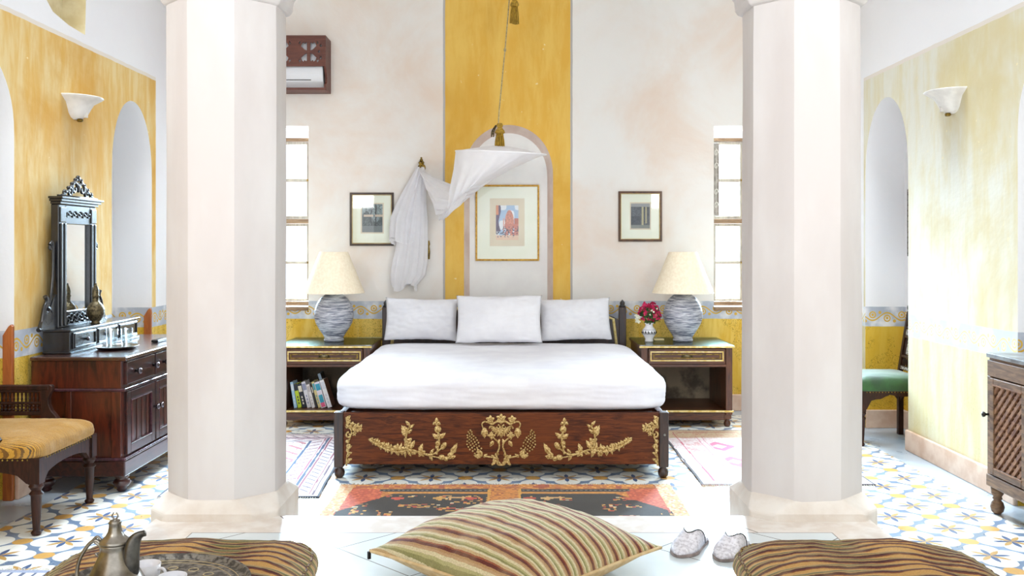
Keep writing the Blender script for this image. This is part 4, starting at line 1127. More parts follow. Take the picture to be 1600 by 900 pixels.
# hanging cord and tassels
def tassel(px, y0, y1, d, wpx, label, hook=True):
    a = P(px, y0, d); b = P(px, y1, d); r = wpx/2*d/F; hgt = a.z-b.z
    t = thing('tassel', label, 'tassel', tuple(a), 'gold tassels on the canopy cord')
    obj('head', lathe(B(), [(0, 0), (r*.45, -.004), (r*.55, -hgt*.10), (r*.4, -hgt*.18), (r*.75, -hgt*.28), (r*.85, -hgt*.36), (r*.6, -hgt*.40), (0, -hgt*.40)], tuple(a), 18), BRASS if False else TASSEL, t, 'all')
    bm = B()
    for k in range(34):
        an = k*2.4; rr = r*.75*math.sqrt((k+1)/34); ln = hgt*random.uniform(.93, 1.0)
        p0 = a+Vector((rr*.7*math.cos(an), rr*.7*math.sin(an), -hgt*.36)); p1 = a+Vector((rr*1.2*math.cos(an), rr*1.2*math.sin(an), -ln))
        tube(bm, [p0, p0.lerp(p1, .5)+Vector((rr*.1*math.cos(an), rr*.1*math.sin(an), 0)), p1], .0045, 5)
    obj('fringe', bm, TASSEL, t, 'all')
tassel(781, 192, 235, ND-.04, 19, 'gold tassel hanging right above the white net canopy')
tassel(804, -8, 38, ND-.04, 17, 'gold tassel hanging highest, cut by the top of the picture')
rp = B(); pts = [P(781, 229, ND), P(779, 190, ND), P(784, 130, ND), P(789, 78, ND), P(794, 20, ND), P(800, -60, ND), P(812, -260, ND)]
pts[-1].z = ZC
tube(rp, spline(pts, 14), .0045, 7)
kn = P(789, 78, ND); ball(rp, kn, .010, .010, .016)
tag(obj('canopy_rope', rp, ROPE, None, 'all'), 'thin twisted cord that the white net canopy hangs from', 'cord')
rp = B(); pts = [P(804, -4, ND-.04), P(803, -80, ND-.04), P(803, -280, ND-.04)]; pts[-1].z = ZC
tube(rp, spline(pts, 8), .004, 7); tag(obj('canopy_rope', rp, ROPE, None, 'all'), 'short cord carrying the highest gold tassel', 'cord')
ky = B()
for dx in (-8, -5): tube(ky, spline([P(777+dx*.3, 196, ND-.02), P(777+dx, 205, ND-.06), P(776+dx, 214, ND-.06)], 5), .005, 7)
ball(ky, P(770, 207, ND-.06), .010, .008, .016)
tag(obj('cord_toggle', ky, BRASS_D, None, 'all'), 'small dark metal toggle tied beside the tassel above the net', 'toggle')

# ------------------------------------------------------------------ dresser
dr = thing('dresser', 'dark mahogany dresser with drawers and panelled doors', 'dresser', (-2.19, 5.36, 0))
DX0, DX1, DY0, DY1 = -2.425, -1.95, 4.74, 5.96
DT = .690
body = B(); box(body, DX0, DX1-.02, DY0+.02, DY1-.02, .16, DT-.02); obj('carcass', body, W_dress, dr, bevel=.003)
bm = B(); box(bm, DX0, DX1, DY0, DY1, .085, .165); obj('plinth', bm, W_dress_d, dr, bevel=.006)
bm = B(); box(bm, DX0, DX1+.004, DY0-.004, DY1+.004, .165, .18); obj('plinth_moulding', bm, simple('polished_edge', '#3a2026', '#54333a', 30, .12), dr, bevel=.006, seg=3)
bm = B(); box(bm, DX0, DX1+.002, DY0-.0, DY1, .515, .53); obj('mid_moulding', bm, simple('polished_edge', '#3a2026', '#54333a', 30, .12), dr, bevel=.005, seg=3)
bm = B(); box(bm, DX0, DX1+.012, DY0-.012, DY1+.012, DT-.02, DT); obj('top', bm, wood('dresser_top_polish', '#2a1512', '#4c2a20', .12, 4, (2, 1, 7), coat=1), dr, bevel=.005, seg=3)
# near side panels
bm = B(); box(bm, DX0, DX0+.05, DY0+.0, DY0+.02, .18, .515); box(bm, DX1-.07, DX1-.02, DY0, DY0+.02, .18, .515); box(bm, DX0+.17, DX0+.20, DY0+.008, DY0+.02, .18, .515)
box(bm, DX0, DX1-.02, DY0+.004, DY0+.02, .53, DT-.02); obj('side_stiles', bm, W_dress, dr, bevel=.003)
bay = (DY1-DY0-.06)/3
for k in range(3):
    a = DY0+.03+k*bay+.008; b = a+bay-.016
    d_ = obj('drawer', box(B(), DX1-.022, DX1-.004, a, b, .545, DT-.03), W_dress_d, dr, bevel=.003)
    for yy in (a+.10, b-.03 if k == 0 else b-.10): obj('knob', lathe(B(), [(0, 0), (.008, 0), (.007, .012), (.014, .018), (.017, .026), (.012, .034), (0, .036)], n=18, M=Matrix.Translation((DX1-.004, yy, .602)) @ Matrix.Rotation(PI/2, 4, 'Y')), CHROME, d_, 'all')
    d_ = obj('door', box(B(), DX1-.022, DX1-.012, a, b, .19, .508), W_dress_d, dr)
    bm = B(); f = .045
    box(bm, DX1-.012, DX1-.002, a, a+f, .19, .508); box(bm, DX1-.012, DX1-.002, b-f, b, .19, .508); box(bm, DX1-.012, DX1-.002, a+f, b-f, .19, .235); box(bm, DX1-.012, DX1-.002, a+f, b-f, .465, .508)
    obj('door_frame', bm, W_dress_d, d_, bevel=.003)
    bm = B(); m_w = .008
    for bx_ in ((a+f, a+f+m_w, .235, .465), (b-f-m_w, b-f, .235, .465), (a+f, b-f, .235, .235+m_w), (a+f, b-f, .465-m_w, .465)): box(bm, DX1-.012, DX1+.0, *bx_)
    obj('panel_moulding', bm, simple('polished_edge', '#3a2026', '#54333a', 30, .12), d_, bevel=.003)
    bm = B()
    for j in range(4): 
        y_ = a+f+m_w+(b-a-2*f-2*m_w)*(j+.5)/4; box(bm, DX1-.012, DX1-.009, y_-.014, y_+.014, .243, .457)
    obj('panel_boards', bm, W_dress, d_, bevel=.002)
    yy = b-.022 if k != 1 else a+.022
    obj('knob', lathe(B(), [(0, 0), (.007, 0), (.006, .012), (.013, .018), (.015, .026), (.010, .032), (0, .034)], n=18, M=Matrix.Translation((DX1-.002, yy, .375)) @ Matrix.Rotation(PI/2, 4, 'Y')), CHROME, d_, 'all')
for x in (DX0+.05, DX1-.04):
    for y in (DY0+.06, DY1-.06):
        obj('foot', lathe(B(), [(0, 0), (.018, 0), (.026, .008), (.022, .018), (.036, .030), (.044, .045), (.036, .060), (.024, .066), (.034, .074), (.034, .086), (0, .086)], (x, y, 0), 22), W_dress_d, dr, 'all')
# mirror stand with little drawers
ms = thing('dressing_mirror', 'tall ebonised mirror with carved crown and small drawers, on dresser', 'mirror', (-2.37, 5.3, DT))
MX0, MX1 = -2.425, -2.285; my0, my1 = 4.86, 5.74; mz = DT+.001
obj('drawer_case', box(B(), MX0, MX1, my0, my1, mz, DT+.115), W_ebony, ms, bevel=.003)
obj('case_top', box(B(), MX0, MX1+.012, my0-.010, my1+.01, DT+.115, DT+.127), W_ebony, ms, bevel=.004)
obj('case_base', box(B(), MX0, MX1+.010, my0-.006, my1+.006, mz, DT+.012), W_ebony, ms, bevel=.003)
for k in range(3):
    a = my0+.02+k*(my1-my0-.04)/3+.008; b = a+(my1-my0-.04)/3-.016
    d_ = obj('small_drawer', box(B(), MX1, MX1+.008, a, b, DT+.022, DT+.108), W_ebony, ms, bevel=.003)
    bm = B(); z0, z1 = DT+.026, DT+.104
    for bx_ in ((a+.006, b-.006, z0, z0+.010), (a+.006, b-.006, z1-.010, z1), (a+.006, a+.016, z0, z1), (b-.016, b-.006, z0, z1)): box(bm, MX1+.008, MX1+.014, *bx_)
    obj('drawer_border', bm, W_ebony, d_, bevel=.003)
    obj('knob', lathe(B(), [(0, 0), (.006, 0), (.006, .008), (.012, .014), (.012, .02), (0, .024)], n=16, M=Matrix.Translation((MX1+.008, (a+b)/2, DT+.065)) @ Matrix.Rotation(PI/2, 4, 'Y')), CHROME, d_, 'all')
fz0 = DT+.127; fy0, fy1 = 4.93, 5.37; fx0, fx1 = -2.418, -2.375; ftop = 1.47
bm = B(); 
for y0_, y1_ in ((fy0, fy0+.075), (fy1-.075, fy1)): box(bm, fx0, fx1, y0_, y1_, fz0, ftop)
box(bm, fx0, fx1, fy0+.075, fy1-.075, fz0, fz0+.085); box(bm, fx0, fx1, fy0+.075, fy1-.075, 1.365, ftop)
obj('mirror_frame', bm, W_ebony, ms, bevel=.005)
bm = B()
for y0_, y1_ in ((fy0+.012, fy0+.032), (fy0+.05, fy0+.070), (fy1-.07, fy1-.05), (fy1-.032, fy1-.012)): box(bm, fx1, fx1+.010, y0_, y1_, fz0+.01, 1.37)
for y0_, y1_ in ((fy0+.006, fy0+.07), (fy1-.07, fy1-.006)): box(bm, fx1, fx1+.008, y0_, y1_, 1.375, 1.455)
obj('reeded_stiles', bm, W_ebony, ms, bevel=.004)
obj('mirror_glass', box(B(), fx1-.015, fx1-.012, fy0+.07, fy1-.07, fz0+.08, 1.37), MIRROR, ms)
obj('back_board', box(B(), fx0-.002, fx0+.012, fy0+.01, fy1-.01, fz0, 1.46), W_ebony, ms)
obj('cornice', box(box(box(B(), fx0, fx1+.012, fy0-.006, fy1+.006, ftop, ftop+.014), fx0, fx1+.024, fy0-.018, fy1+.018, ftop+.014, ftop+.028), fx0, fx1+.034, fy0-.03, fy1+.03, ftop+.028, ftop+.04), W_ebony, ms, bevel=.003)
def yz_scroll(bm, y, z, r, a0, turns, th, x, n=22, shrink=.8):
    pts = []
    for i in range(n):
        t = i/(n-1); a = a0+turns*2*PI*t; rr = r*(1-shrink*t); pts.append((x, y+rr*math.cos(a), z+rr*math.sin(a)))
    tube(bm, pts, [th*(1-.35*i/n) for i in range(n)], 7)
bm = B(); cy = (fy0+fy1)/2; cz = ftop+.04; xx = fx1+.0
for s in (1, -1):
    yz_scroll(bm, cy+s*.045, cz+.05, .040, PI/2-s*PI/2+PI, -s*1.1, .010, xx)
    yz_scroll(bm, cy+s*.10, cz+.028, .026, PI/2, s*1.1, .009, xx)
    yz_scroll(bm, cy+s*.155, cz+.016, .018, PI/2, -s*1.0, .008, xx)
    tube(bm, spline([(xx, cy+s*.19, cz+.006), (xx, cy+s*.15, cz+.02), (xx, cy+s*.10, cz+.05), (xx, cy+s*.05, cz+.085), (xx, cy+s*.015, cz+.10)], 5), .008, 7)
    for k in range(4): ball(bm, (xx, cy+s*(.03+.04*k), cz+.10-.024*k), .012, .015, .010)
ball(bm, (xx, cy, cz+.108), .012, .022, .018); ball(bm, (xx, cy, cz+.06), .012, .014, .03); box(bm, xx-.01, xx+.01, fy0+.0, fy1-.0, cz, cz+.010)
obj('crown_carving', bm, W_ebony, ms, 'all')
bm = B()
for k in range(9):
    y_ = fy0+.095+k*(fy1-fy0-.19)/8
    yz_scroll(bm, y_, 1.42+(.008 if k % 2 else -.008), .018, k*PI, 1.0, .004, fx1+.003)
obj('frieze_carving', bm, W_ebony, ms, 'all')
bm = B()
for k in range(9):
    y_ = fy0+.095+k*(fy1-fy0-.19)/8
    yz_scroll(bm, y_, fz0+.043+(.01 if k % 2 else -.01), .026, k*PI+1, 1.1, .006, fx1+.004)
obj('base_carving', bm, W_ebony, ms, 'all')
for s, yb_ in ((-1, fy0), (1, fy1)):
    bm = B(); x_ = (fx0+fx1)/2
    tube(bm, spline([(x_, yb_+s*.055, 1.255), (x_, yb_+s*.03, 1.27), (x_, yb_+s*.018, 1.23), (x_, yb_+s*.022, 1.10), (x_, yb_+s*.04, 1.00), (x_, yb_+s*.065, .95), (x_, yb_+s*.09, .93)], 6), .009, 8)
    yz_scroll(bm, yb_+s*.050, 1.245, .020, PI/2, s*1.0, .009, x_)
    yz_scroll(bm, yb_+s*.085, .885, .045, PI/2, s*1.6, .014, x_)
    yz_scroll(bm, yb_+s*.085, .955, .022, -PI/2, -s*1.1, .010, x_)
    tube(bm, spline([(x_, yb_+s*.10, .99), (x_, yb_+s*.085, .965), (x_, yb_+s*.11, .93), (x_, yb_+s*.13, .87), (x_, yb_+s*.14, .83), (x_, yb_+s*.17, fz0+.006)], 6), .012, 8)
    prism(bm, [(yb_, fz0), (yb_+s*.17, fz0), (yb_+s*.14, fz0+.05), (yb_+s*.07, fz0+.10), (yb_+s*.03, fz0+.16), (yb_, fz0+.18)], 'x', x_-.01, x_+.010)
    obj('scroll_bracket', bm, W_ebony, ms, smooth=50)
# brass bottle on the mirror stand
bz = DT+.1275
tag(obj('brass_bottle', lathe(B(), [(0, 0), (.024, 0), (.026, .006), (.020, .012), (.034, .026), (.045, .048), (.048, .066), (.046, .072), (.048, .078), (.040, .100), (.026, .118), (.018, .126), (.017, .150), (.021, .156), (.017, .162), (.018, .180), (.014, .200), (.006, .218), (.008, .223), (0, .228)], (-2.308, 5.215, bz), 36), BRASS_D, None, 'all'), 'engraved brass bottle in front of the tall carved mirror', 'bottle')
# tray, glasses, remote on the dresser
def scallop(cx, cy, z, r, rx=1.0):
    bm = B(); n = 72; rings = []
    for (k, zz) in ((0, .003), (.7, .003), (.86, .006), (1, .014), (1.01, .016), (.98, .012), (.86, .001), (.7, 0), (0, 0)):
        if k == 0: rings.append([bm.verts.new((cx, cy, z+zz))]); continue
        rings.append([bm.verts.new((cx+r*rx*k*(1+.05*abs(math.sin(6*2*PI*i/n/2))*k**3)*math.cos(2*PI*i/n), cy+r*k*(1+.05*abs(math.sin(6*2*PI*i/n/2))*k**3)*math.sin(2*PI*i/n), z+zz)) for i in range(n)])
    for a, b in zip(rings, rings[1:]):
        for i in range(n):
            j = (i+1) % n
            if len(a) == 1: bm.faces.new((a[0], b[i], b[j]))
            elif len(b) == 1: bm.faces.new((a[i], a[j], b[0]))
            else: bm.faces.new((a[i], a[j], b[j], b[i]))
    return bm
tag(obj('serving_tray', scallop(-2.155, 5.13, DT+.001, .125, .85), SILVER, None, 'all'), 'silver tray with wavy rim lying on the dresser top', 'tray')
def tumbler(x, y, z, label):
    tag(obj('drinking_glass', lathe(B(), [(0, 0), (.026, 0), (.034, .10), (.032, .10), (.0245, .006), (0, .006)], (x, y, z), 28), GLASSM, None, 'all'), label, 'glass', 'clear tumblers on the dresser')
tumbler(-2.20, 5.17, DT+.0045, 'clear tumbler on the silver tray, nearer the brass bottle'); tumbler(-2.13, 5.20, DT+.0045, 'clear tumbler on the silver tray, nearer the dresser front')
tag(obj('remote_control', box(B(), -2.08, -2.04, 5.42, 5.58, DT+.001, DT+.018), IRON, bevel=.005), 'dark remote control lying on the dresser beyond the tray', 'remote')
# wooden corner strips with pointed tops on the arch jambs
for nm, X_, Y_, hgt, lab, wd in (('a', XL, 4.605, .865, 'orange wood strip with pointed top beside the dark armchair', .050), ('b', XL, 6.372, .83, 'orange wood strip with pointed top on the far arch, beyond the dresser', .04)):
    bm = prism(B(), [(X_-.028, .0), (X_-.028+wd*.0, .0), (X_-.0+.0, .0), (X_, hgt-.035), (X_-.012, hgt-.005), (X_-.02, hgt), (X_-.028, hgt-.03)], 'y', Y_, Y_+.02) if False else B()
    prism(bm, [(X_-.045, 0), (X_+.004, 0), (X_+.004, hgt-.012), (X_-.004, hgt), (X_-.018, hgt-.012), (X_-.045, hgt-.055)], 'y', Y_-.0, Y_+.022)
    tag(obj('wood_strip', bm, W_orange, bevel=.003), lab, 'wood strip', 'pointed wood strips')

# ------------------------------------------------------------------ chairs
def turned(bm, x, y, h, r=.02):
    lathe(bm, [(0, 0), (r*.7, 0), (r*.95, .012), (r*.6, .022), (r*.8, .10*h/.3), (r*.95, .19*h/.3), (r*1.25, .20*h/.3), (r*.8, .215*h/.3), (r*1.3, .235*h/.3), (r*1.1, .25*h/.3), (0, .25*h/.3)], (x, y, 0), 18)
    return bm
def side_chair(x0, x1, y0, y1, label):
    """chair that faces -x; mashrabiya back at x1"""
    t = thing('side_chair', label, 'chair', ((x0+x1)/2, (y0+y1)/2, 0))
    sz = .345
    for x in (x0+.022,):
        for y in (y0+.022, y1-.022):
            bm = B(); turned(bm, x, y, .26, .020); box(bm, x-.02, x+.02, y-.02, y+.02, .216, sz); obj('leg', bm, W_chair, t, smooth=40)
    for y in (y0+.022, y1-.022):
        bm = B(); box(bm, x1-.04, x1-.005, y-.016, y+.016, 0, sz)
        obj('leg', bm, W_chair, t, bevel=.003)
    def apron(axis, a, b, c0, c1):
        L = b-a; pl = [(a, sz), (a, .23)]
        for i in range(13):
            u = i/12; pl.append((a+L*(.02+.96*u), .23+.085*math.sin(PI*u)**.45+.008*math.sin(u*6*PI)))
        pl += [(b, .23), (b, sz)]
        return prism(B(), pl, axis, c0, c1)
    for c0 in (y0+.006, y1-.024): obj('apron', apron('y', x0+.04, x1-.03, c0, c0+.018), W_chair, t)
    for c0 in (x0+.006, x1-.03): obj('apron', apron('x', y0+.04, y1-.04, c0, c0+.018), W_chair, t)
    bm = rounded('s', x0-.004, x1-.0, y0-.004, y1+.004, sz-.05, sz+.100, p=12, pz=3.0, wr=.002, nx=24)
    for v in bm.verts: v.co.z = max(v.co.z, sz)
    obj('seat', bm, VELVET, t, 'all')
    bm = B()
    for k in range(22): ball(bm, (x0+.01+(x1-x0-.03)*k/21, y0+.005, sz-.008), .004, .003, .004, 6)
    for k in range(18): ball(bm, (x0+.003, y0+.01+(y1-y0-.02)*k/17, sz-.008), .003, .004, .004, 6)
    obj('upholstery_nails', bm, BRASS, t)
    # back, leaning
    Ms = Matrix.Translation((x1-.03, 0, sz+.03)) @ Matrix.Rotation(.16, 4, 'Y')
    bm = B()
    for y in (y0+.022, y1-.022): obj('back_post', box(B(), -.014, .014, y-.014, y+.014, -.03, .44, Ms), W_chair, t, bevel=.002)
    obj('top_rail', box(B(), -.011, .011, y0+.036, y1-.036, .432, .44, Ms), W_chair, t)
    bm = B()
    for z0, z1 in ((.06, .085), (.14, .155), (.27, .285), (.33, .345), (.40, .43)): box(bm, -.012, .012, y0+.036, y1-.036, z0, z1, Ms)
    obj('back_rails', bm, W_chair, t, bevel=.002)
    bm = B(); n = 12
    for k in range(n+1):
        y = y0+.05+(y1-y0-.10)*k/n
        for z0, z1 in ((.085, .14), (.155, .27), (.345, .40)): tube(bm, [Ms @ Vector((0, y, z0)), Ms @ Vector((0, y, (z0+z1)/2)), Ms @ Vector((0, y, z1))], [.004, .007, .004], 6)
    obj('spindles', bm, W_chair, t)
    bm = B(); box(bm, -.010, .006, y0+.09, y1-.09, .165, .262, Ms); box(bm, -.010, .004, y0+.04, y1-.04, .288, .327, Ms); box(bm, -.013, -.011, y0+.05, y1-.05, .064, .081, Ms)
    obj('inlay_panel', bm, simple('bone_inlay', '#4d4038', '#c3c1bc', 70, .4, contrast=(.46, .54)), t)
    bm = B()
    for y in (y0+.022, y1-.022):
        lathe(bm, [(0, 0), (.016, 0), (.010, .01), (.016, .018), (.021, .034), (.015, .05), (.006, .058), (.010, .066), (0, .076)], (0, y, .44), 16, M=Ms)
    obj('finials', bm, W_ebony, t, 'all')
side_chair(2.165, 2.60, 5.86, 6.27, 'dark carved chair with green velvet seat, inlaid slatted back')
# armchair with striped seat, facing +x
def armchair():
    t = thing('armchair', 'low dark spindle armchair with striped mustard seat, beside dresser', 'chair', (-2.3, 4.33, 0))
    x0, x1, y0, y1 = -2.62, -2.03, 4.04, 4.60; sz = .335
    for (x, y) in ((x1-.025, y0+.025), (x1-.025, y1-.025)):
        bm = B(); turned(bm, x, y, .27, .024); box(bm, x-.025, x+.025, y-.025, y+.025, .224, sz); obj('leg', bm, W_chair, t, smooth=40)
    for (x, y) in ((x0+.025, y0+.025), (x0+.025, y1-.025)):
        obj('leg', box(B(), x-.022, x+.022, y-.022, y+.022, 0, sz), W_chair, t, bevel=.003)
    def apron(axis, a, b, c0, c1):
        L = b-a; pl = [(a, sz), (a, .225)]
        for i in range(13):
            u = i/12; pl.append((a+L*(.02+.96*u), .225+.055*math.sin(PI*u)**.35))
        pl += [(b, .225), (b, sz)]
        return prism(B(), pl, axis, c0, c1)
    for c0 in (y0+.008, y1-.03): obj('apron', apron('y', x0+.045, x1-.05, c0, c0+.022), W_chair, t)
    for c0 in (x1-.03, x0+.008): obj('apron', apron('x', y0+.05, y1-.05, c0, c0+.022), W_chair, t)
    bm = rounded('s', x0+.02, x1+.006, y0-.004, y1+.004, sz-.05, sz+.095, p=12, pz=3.0, wr=.003, nx=60, seed=4)
    for v in bm.verts: v.co.z = max(v.co.z, sz)
    s = obj('seat', bm, SEATM, t, 'all')
    bm = B()
    for k in range(26): ball(bm, (x0+.04+(x1-x0-.05)*k/25, y0+.004, sz-.008), .0045, .003, .0045, 6)
    for k in range(24): ball(bm, (x1-.004, y0+.01+(y1-y0-.02)*k/23, sz-.008), .003, .0045, .0045, 6)
    obj('upholstery_nails', bm, BRASS, t)
    for y in (y1-.035, y0+.0):                       # arms
        xe = -2.25
        arm = obj('armrest', box(box(B(), x0, xe, y, y+.035, .548, .572), x0+.03, xe-.01, y+.005, y+.03, .535, .548), W_chair, t, bevel=.004)
        obj('lower_rail', box(B(), x0+.03, xe-.035, y+.006, y+.029, .425, .445), W_chair, t, bevel=.003)
        obj('middle_rail', box(B(), x0+.03, xe-.035, y+.008, y+.027, .478, .490), W_chair, t, bevel=.003)
        bm = B(); n = 16
        for k in range(n):
            x = x0+.04+(xe-.04-x0-.04)*k/(n-1)
            tube(bm, [(x, y+.017, .49), (x, y+.017, .505), (x, y+.017, .512), (x, y+.017, .53), (x, y+.017, .537)], [.003, .006, .004, .006, .003], 7)
            tube(bm, [(x, y+.017, .443), (x, y+.017, .452), (x, y+.017, .461), (x, y+.017, .470), (x, y+.017, .479)], [.004, .009, .005, .009, .004], 7)
        obj('arm_spindles', bm, W_chair, t)
        sup = [(xe-.04, .572), (xe-.04, .40), (xe+.04, .40), (xe+.045, .41), (xe+.03, .43), (xe+.012, .45), (xe-.0, .48), (xe-.002, .51), (xe+.006, .53), (xe+.016, .545), (xe+.016, .568), (xe+.006, .574)]
        obj('arm_support', prism(B(), sup, 'y', y+.002, y+.033), W_chair, t, bevel=.003)
    bm = B(); box(bm, x0, x0+.035, y0, y1, .548, .575); box(bm, x0, x0+.03, y0+.0, y0+.035, sz, .548); box(bm, x0, x0+.03, y1-.035, y1, sz, .548); box(bm, x0+.004, x0+.027, y0+.035, y1-.035, .425, .445)
    obj('back_frame', bm, W_chair, t, bevel=.003)
    bm = B()
    for k in range(18):
        y = y0+.05+(y1-y0-.1)*k/17; tube(bm, [(x0+.016, y, .445), (x0+.016, y, .49), (x0+.016, y, .50), (x0+.016, y, .548)], [.006, .009, .005, .006], 7)
    obj('back_spindles', bm, W_chair, t)
armchair()
# ornate mirror on the alcove back wall
wm = thing('wall_mirror', 'ornate dark mirror hanging in the alcove above the green chair', 'mirror', (XR+.26, 6.20, 1.2))
ya, yb_ = 6.02, 6.36; xw = XR+.27
bm = B(); 
for bb_ in ((ya, ya+.05, 1.18, 1.62), (yb_-.05, yb_, 1.18, 1.62), (ya+.05, yb_-.05, 1.18, 1.23), (ya+.05, yb_-.05, 1.57, 1.62)): box(bm, xw-.03, xw-.001, *bb_)
obj('mirror_frame', bm, W_chair, wm, bevel=.004); obj('mirror_glass', box(B(), xw-.012, xw-.009, ya+.05, yb_-.05, 1.23, 1.57), MIRROR, wm)
bm = B(); cy = (ya+yb_)/2
for s in (1, -1):
    for k in range(4): yz_scroll(bm, cy+s*(.03+.042*k), 1.70-.022*k, .030-.004*k, PI/2, s*1.1, .009, xw-.018)
ball(bm, (xw-.018, cy, 1.745), .012, .022, .02); box(bm, xw-.028, xw-.004, ya, yb_, 1.62, 1.632)
for k in range(12): ball(bm, (xw-.033, yb_-.02, 1.20+k*.036), .004, .006, .006, 6)
obj('crown_carving', bm, W_chair, wm, 'all')

# ------------------------------------------------------------------ lattice cabinet
cb = thing('lattice_cabinet', 'weathered wooden cabinet with diagonal lattice doors', 'cabinet', (2.5, 4.1, 0))
cx0, cx1, cy0, cy1 = 2.235, 2.78, 3.74, 4.425; ct = .715; c0 = .125
obj('carcass', box(box(box(box(B(), cx0+.03, cx1, cy1-.03, cy1, c0+.01, ct), cx0+.03, cx1, cy0, cy0+.03, c0+.01, ct), cx1-.02, cx1, cy0+.03, cy1-.03, c0+.01, ct), cx0+.03, cx1-.02, cy0+.03, cy1-.03, c0+.01, c0+.03), W_cab, cb)
obj('top', box(B(), cx0-.005, cx1+.0, cy0-.012, cy1+.002, ct+.012, ct+.034), simple('worn_grey_top', '#6c6a68', '#9ea4a8', 8, .3), cb, bevel=.004)
obj('top_moulding', box(B(), cx0+.008, cx1, cy0-.004, cy1-.004, ct, ct+.012), W_cab, cb, bevel=.003)
obj('upper_rail', box(B(), cx0, cx0+.03, cy0, cy1, ct-.075, ct), W_cab, cb, bevel=.003)
obj('lower_rail', box(B(), cx0-.004, cx0+.03, cy0-.004, cy1+.004, c0+.0, c0+.055), W_cab, cb, bevel=.004)
obj('stile', box(B(), cx0, cx0+.03, cy1-.030, cy1, c0+.055, ct-.075), W_cab, cb, bevel=.003)
obj('stile', box(B(), cx0, cx0+.03, cy0, cy0+.030, c0+.055, ct-.075), W_cab, cb, bevel=.003)
ym = (cy0+cy1)/2
def clip_line(ya, yb, za, zb, off, sl):
    """segment z = off + sl*(y) inside a rectangle"""
    pts = []
    for y in (ya, yb):
        z = off+sl*y
        if za <= z <= zb: pts.append((y, z))
    for z in (za, zb):
        y = (z-off)/sl
        if ya < y < yb: pts.append((y, z))
    pts.sort(); return (pts[0], pts[-1]) if len(pts) > 1 and abs(pts[0][0]-pts[-1][0]) > .01 else None
for a, b, ks in ((ym+.003, cy1-.033, 1), (cy0+.033, ym-.003, 0)):
    z0, z1 = c0+.062, ct-.080; f = .034
    d_ = obj('lattice_door', box(box(box(box(B(), cx0-.006, cx0+.014, a, a+f, z0, z1), cx0-.006, cx0+.014, b-f, b, z0, z1), cx0-.006, cx0+.014, a+f, b-f, z0, z0+f), cx0-.006, cx0+.014, a+f, b-f, z1-f, z1), W_cab, cb, bevel=.003)
    ya, yb2, za, zb = a+f-.004, b-f+.004, z0+f-.004, z1-f+.004
    for sl, xo, nm in ((-1.0, .0, 'front_slats'), (1.0, .009, 'rear_slats')):
        bm = B(); off = -12.0
        while off < 12:
            r = clip_line(ya, yb2, za, zb, off, sl)
            if r:
                (p0y, p0z), (p1y, p1z) = r; dv = Vector((0, p1y-p0y, p1z-p0z)).normalized(); nv = Vector((0, -dv.z, dv.y))*.0085
                vs = []
                for X_ in (cx0+xo-.001, cx0+xo+.007):
                    for pp, s in (((p0y, p0z), 1), ((p1y, p1z), 1), ((p1y, p1z), -1), ((p0y, p0z), -1)):
                        vs.append(bm.verts.new((X_, min(max(pp[0]+nv.y*s, a+.004), b-.004), min(max(pp[1]+nv.z*s, z0+.004), z1-.004))))
                for fc in ((0, 1, 2, 3), (7, 6, 5, 4), (0, 4, 5, 1), (1, 5, 6, 2), (2, 6, 7, 3), (3, 7, 4, 0)): bm.faces.new([vs[i] for i in fc])
            off += .046
        obj(nm, bm, W_cab_v, d_)
    obj('bead', box(box(B(), cx0-.009, cx0-.006, a+f-.006, b-f+.006, z0+f-.006, z0+f), cx0-.009, cx0-.006, a+f-.006, b-f+.006, z1-f, z1-f+.006), W_cab_v, d_)
obj('knob', lathe(B(), [(0, 0), (.006, 0), (.005, .014), (.012, .020), (.013, .028), (0, .034)], n=16, M=Matrix.Translation((cx0, cy1-.014, .46)) @ Matrix.Rotation(-PI/2, 4, 'Y')), IRON, cb, 'all')
obj('dark_sheet', box(B(), cx0+.06, cx0+.07, cy0+.03, cy1-.03, c0+.03, ct-.01), W_ebony, cb)  # dark sheet close behind the lattice doors, well ahead of the cabinet back
for x in (cx0+.03, cx1-.04):
    for y in (cy0+.04, cy1-.035):
        obj('foot', lathe(B(), [(0, 0), (.014, 0), (.026, .012), (.031, .032), (.026, .052), (.016, .064), (.022, .072), (.018, .080), (.027, .095), (.029, .125), (0, .125)], (x, y, 0), 22), W_cab, cb, 'all')

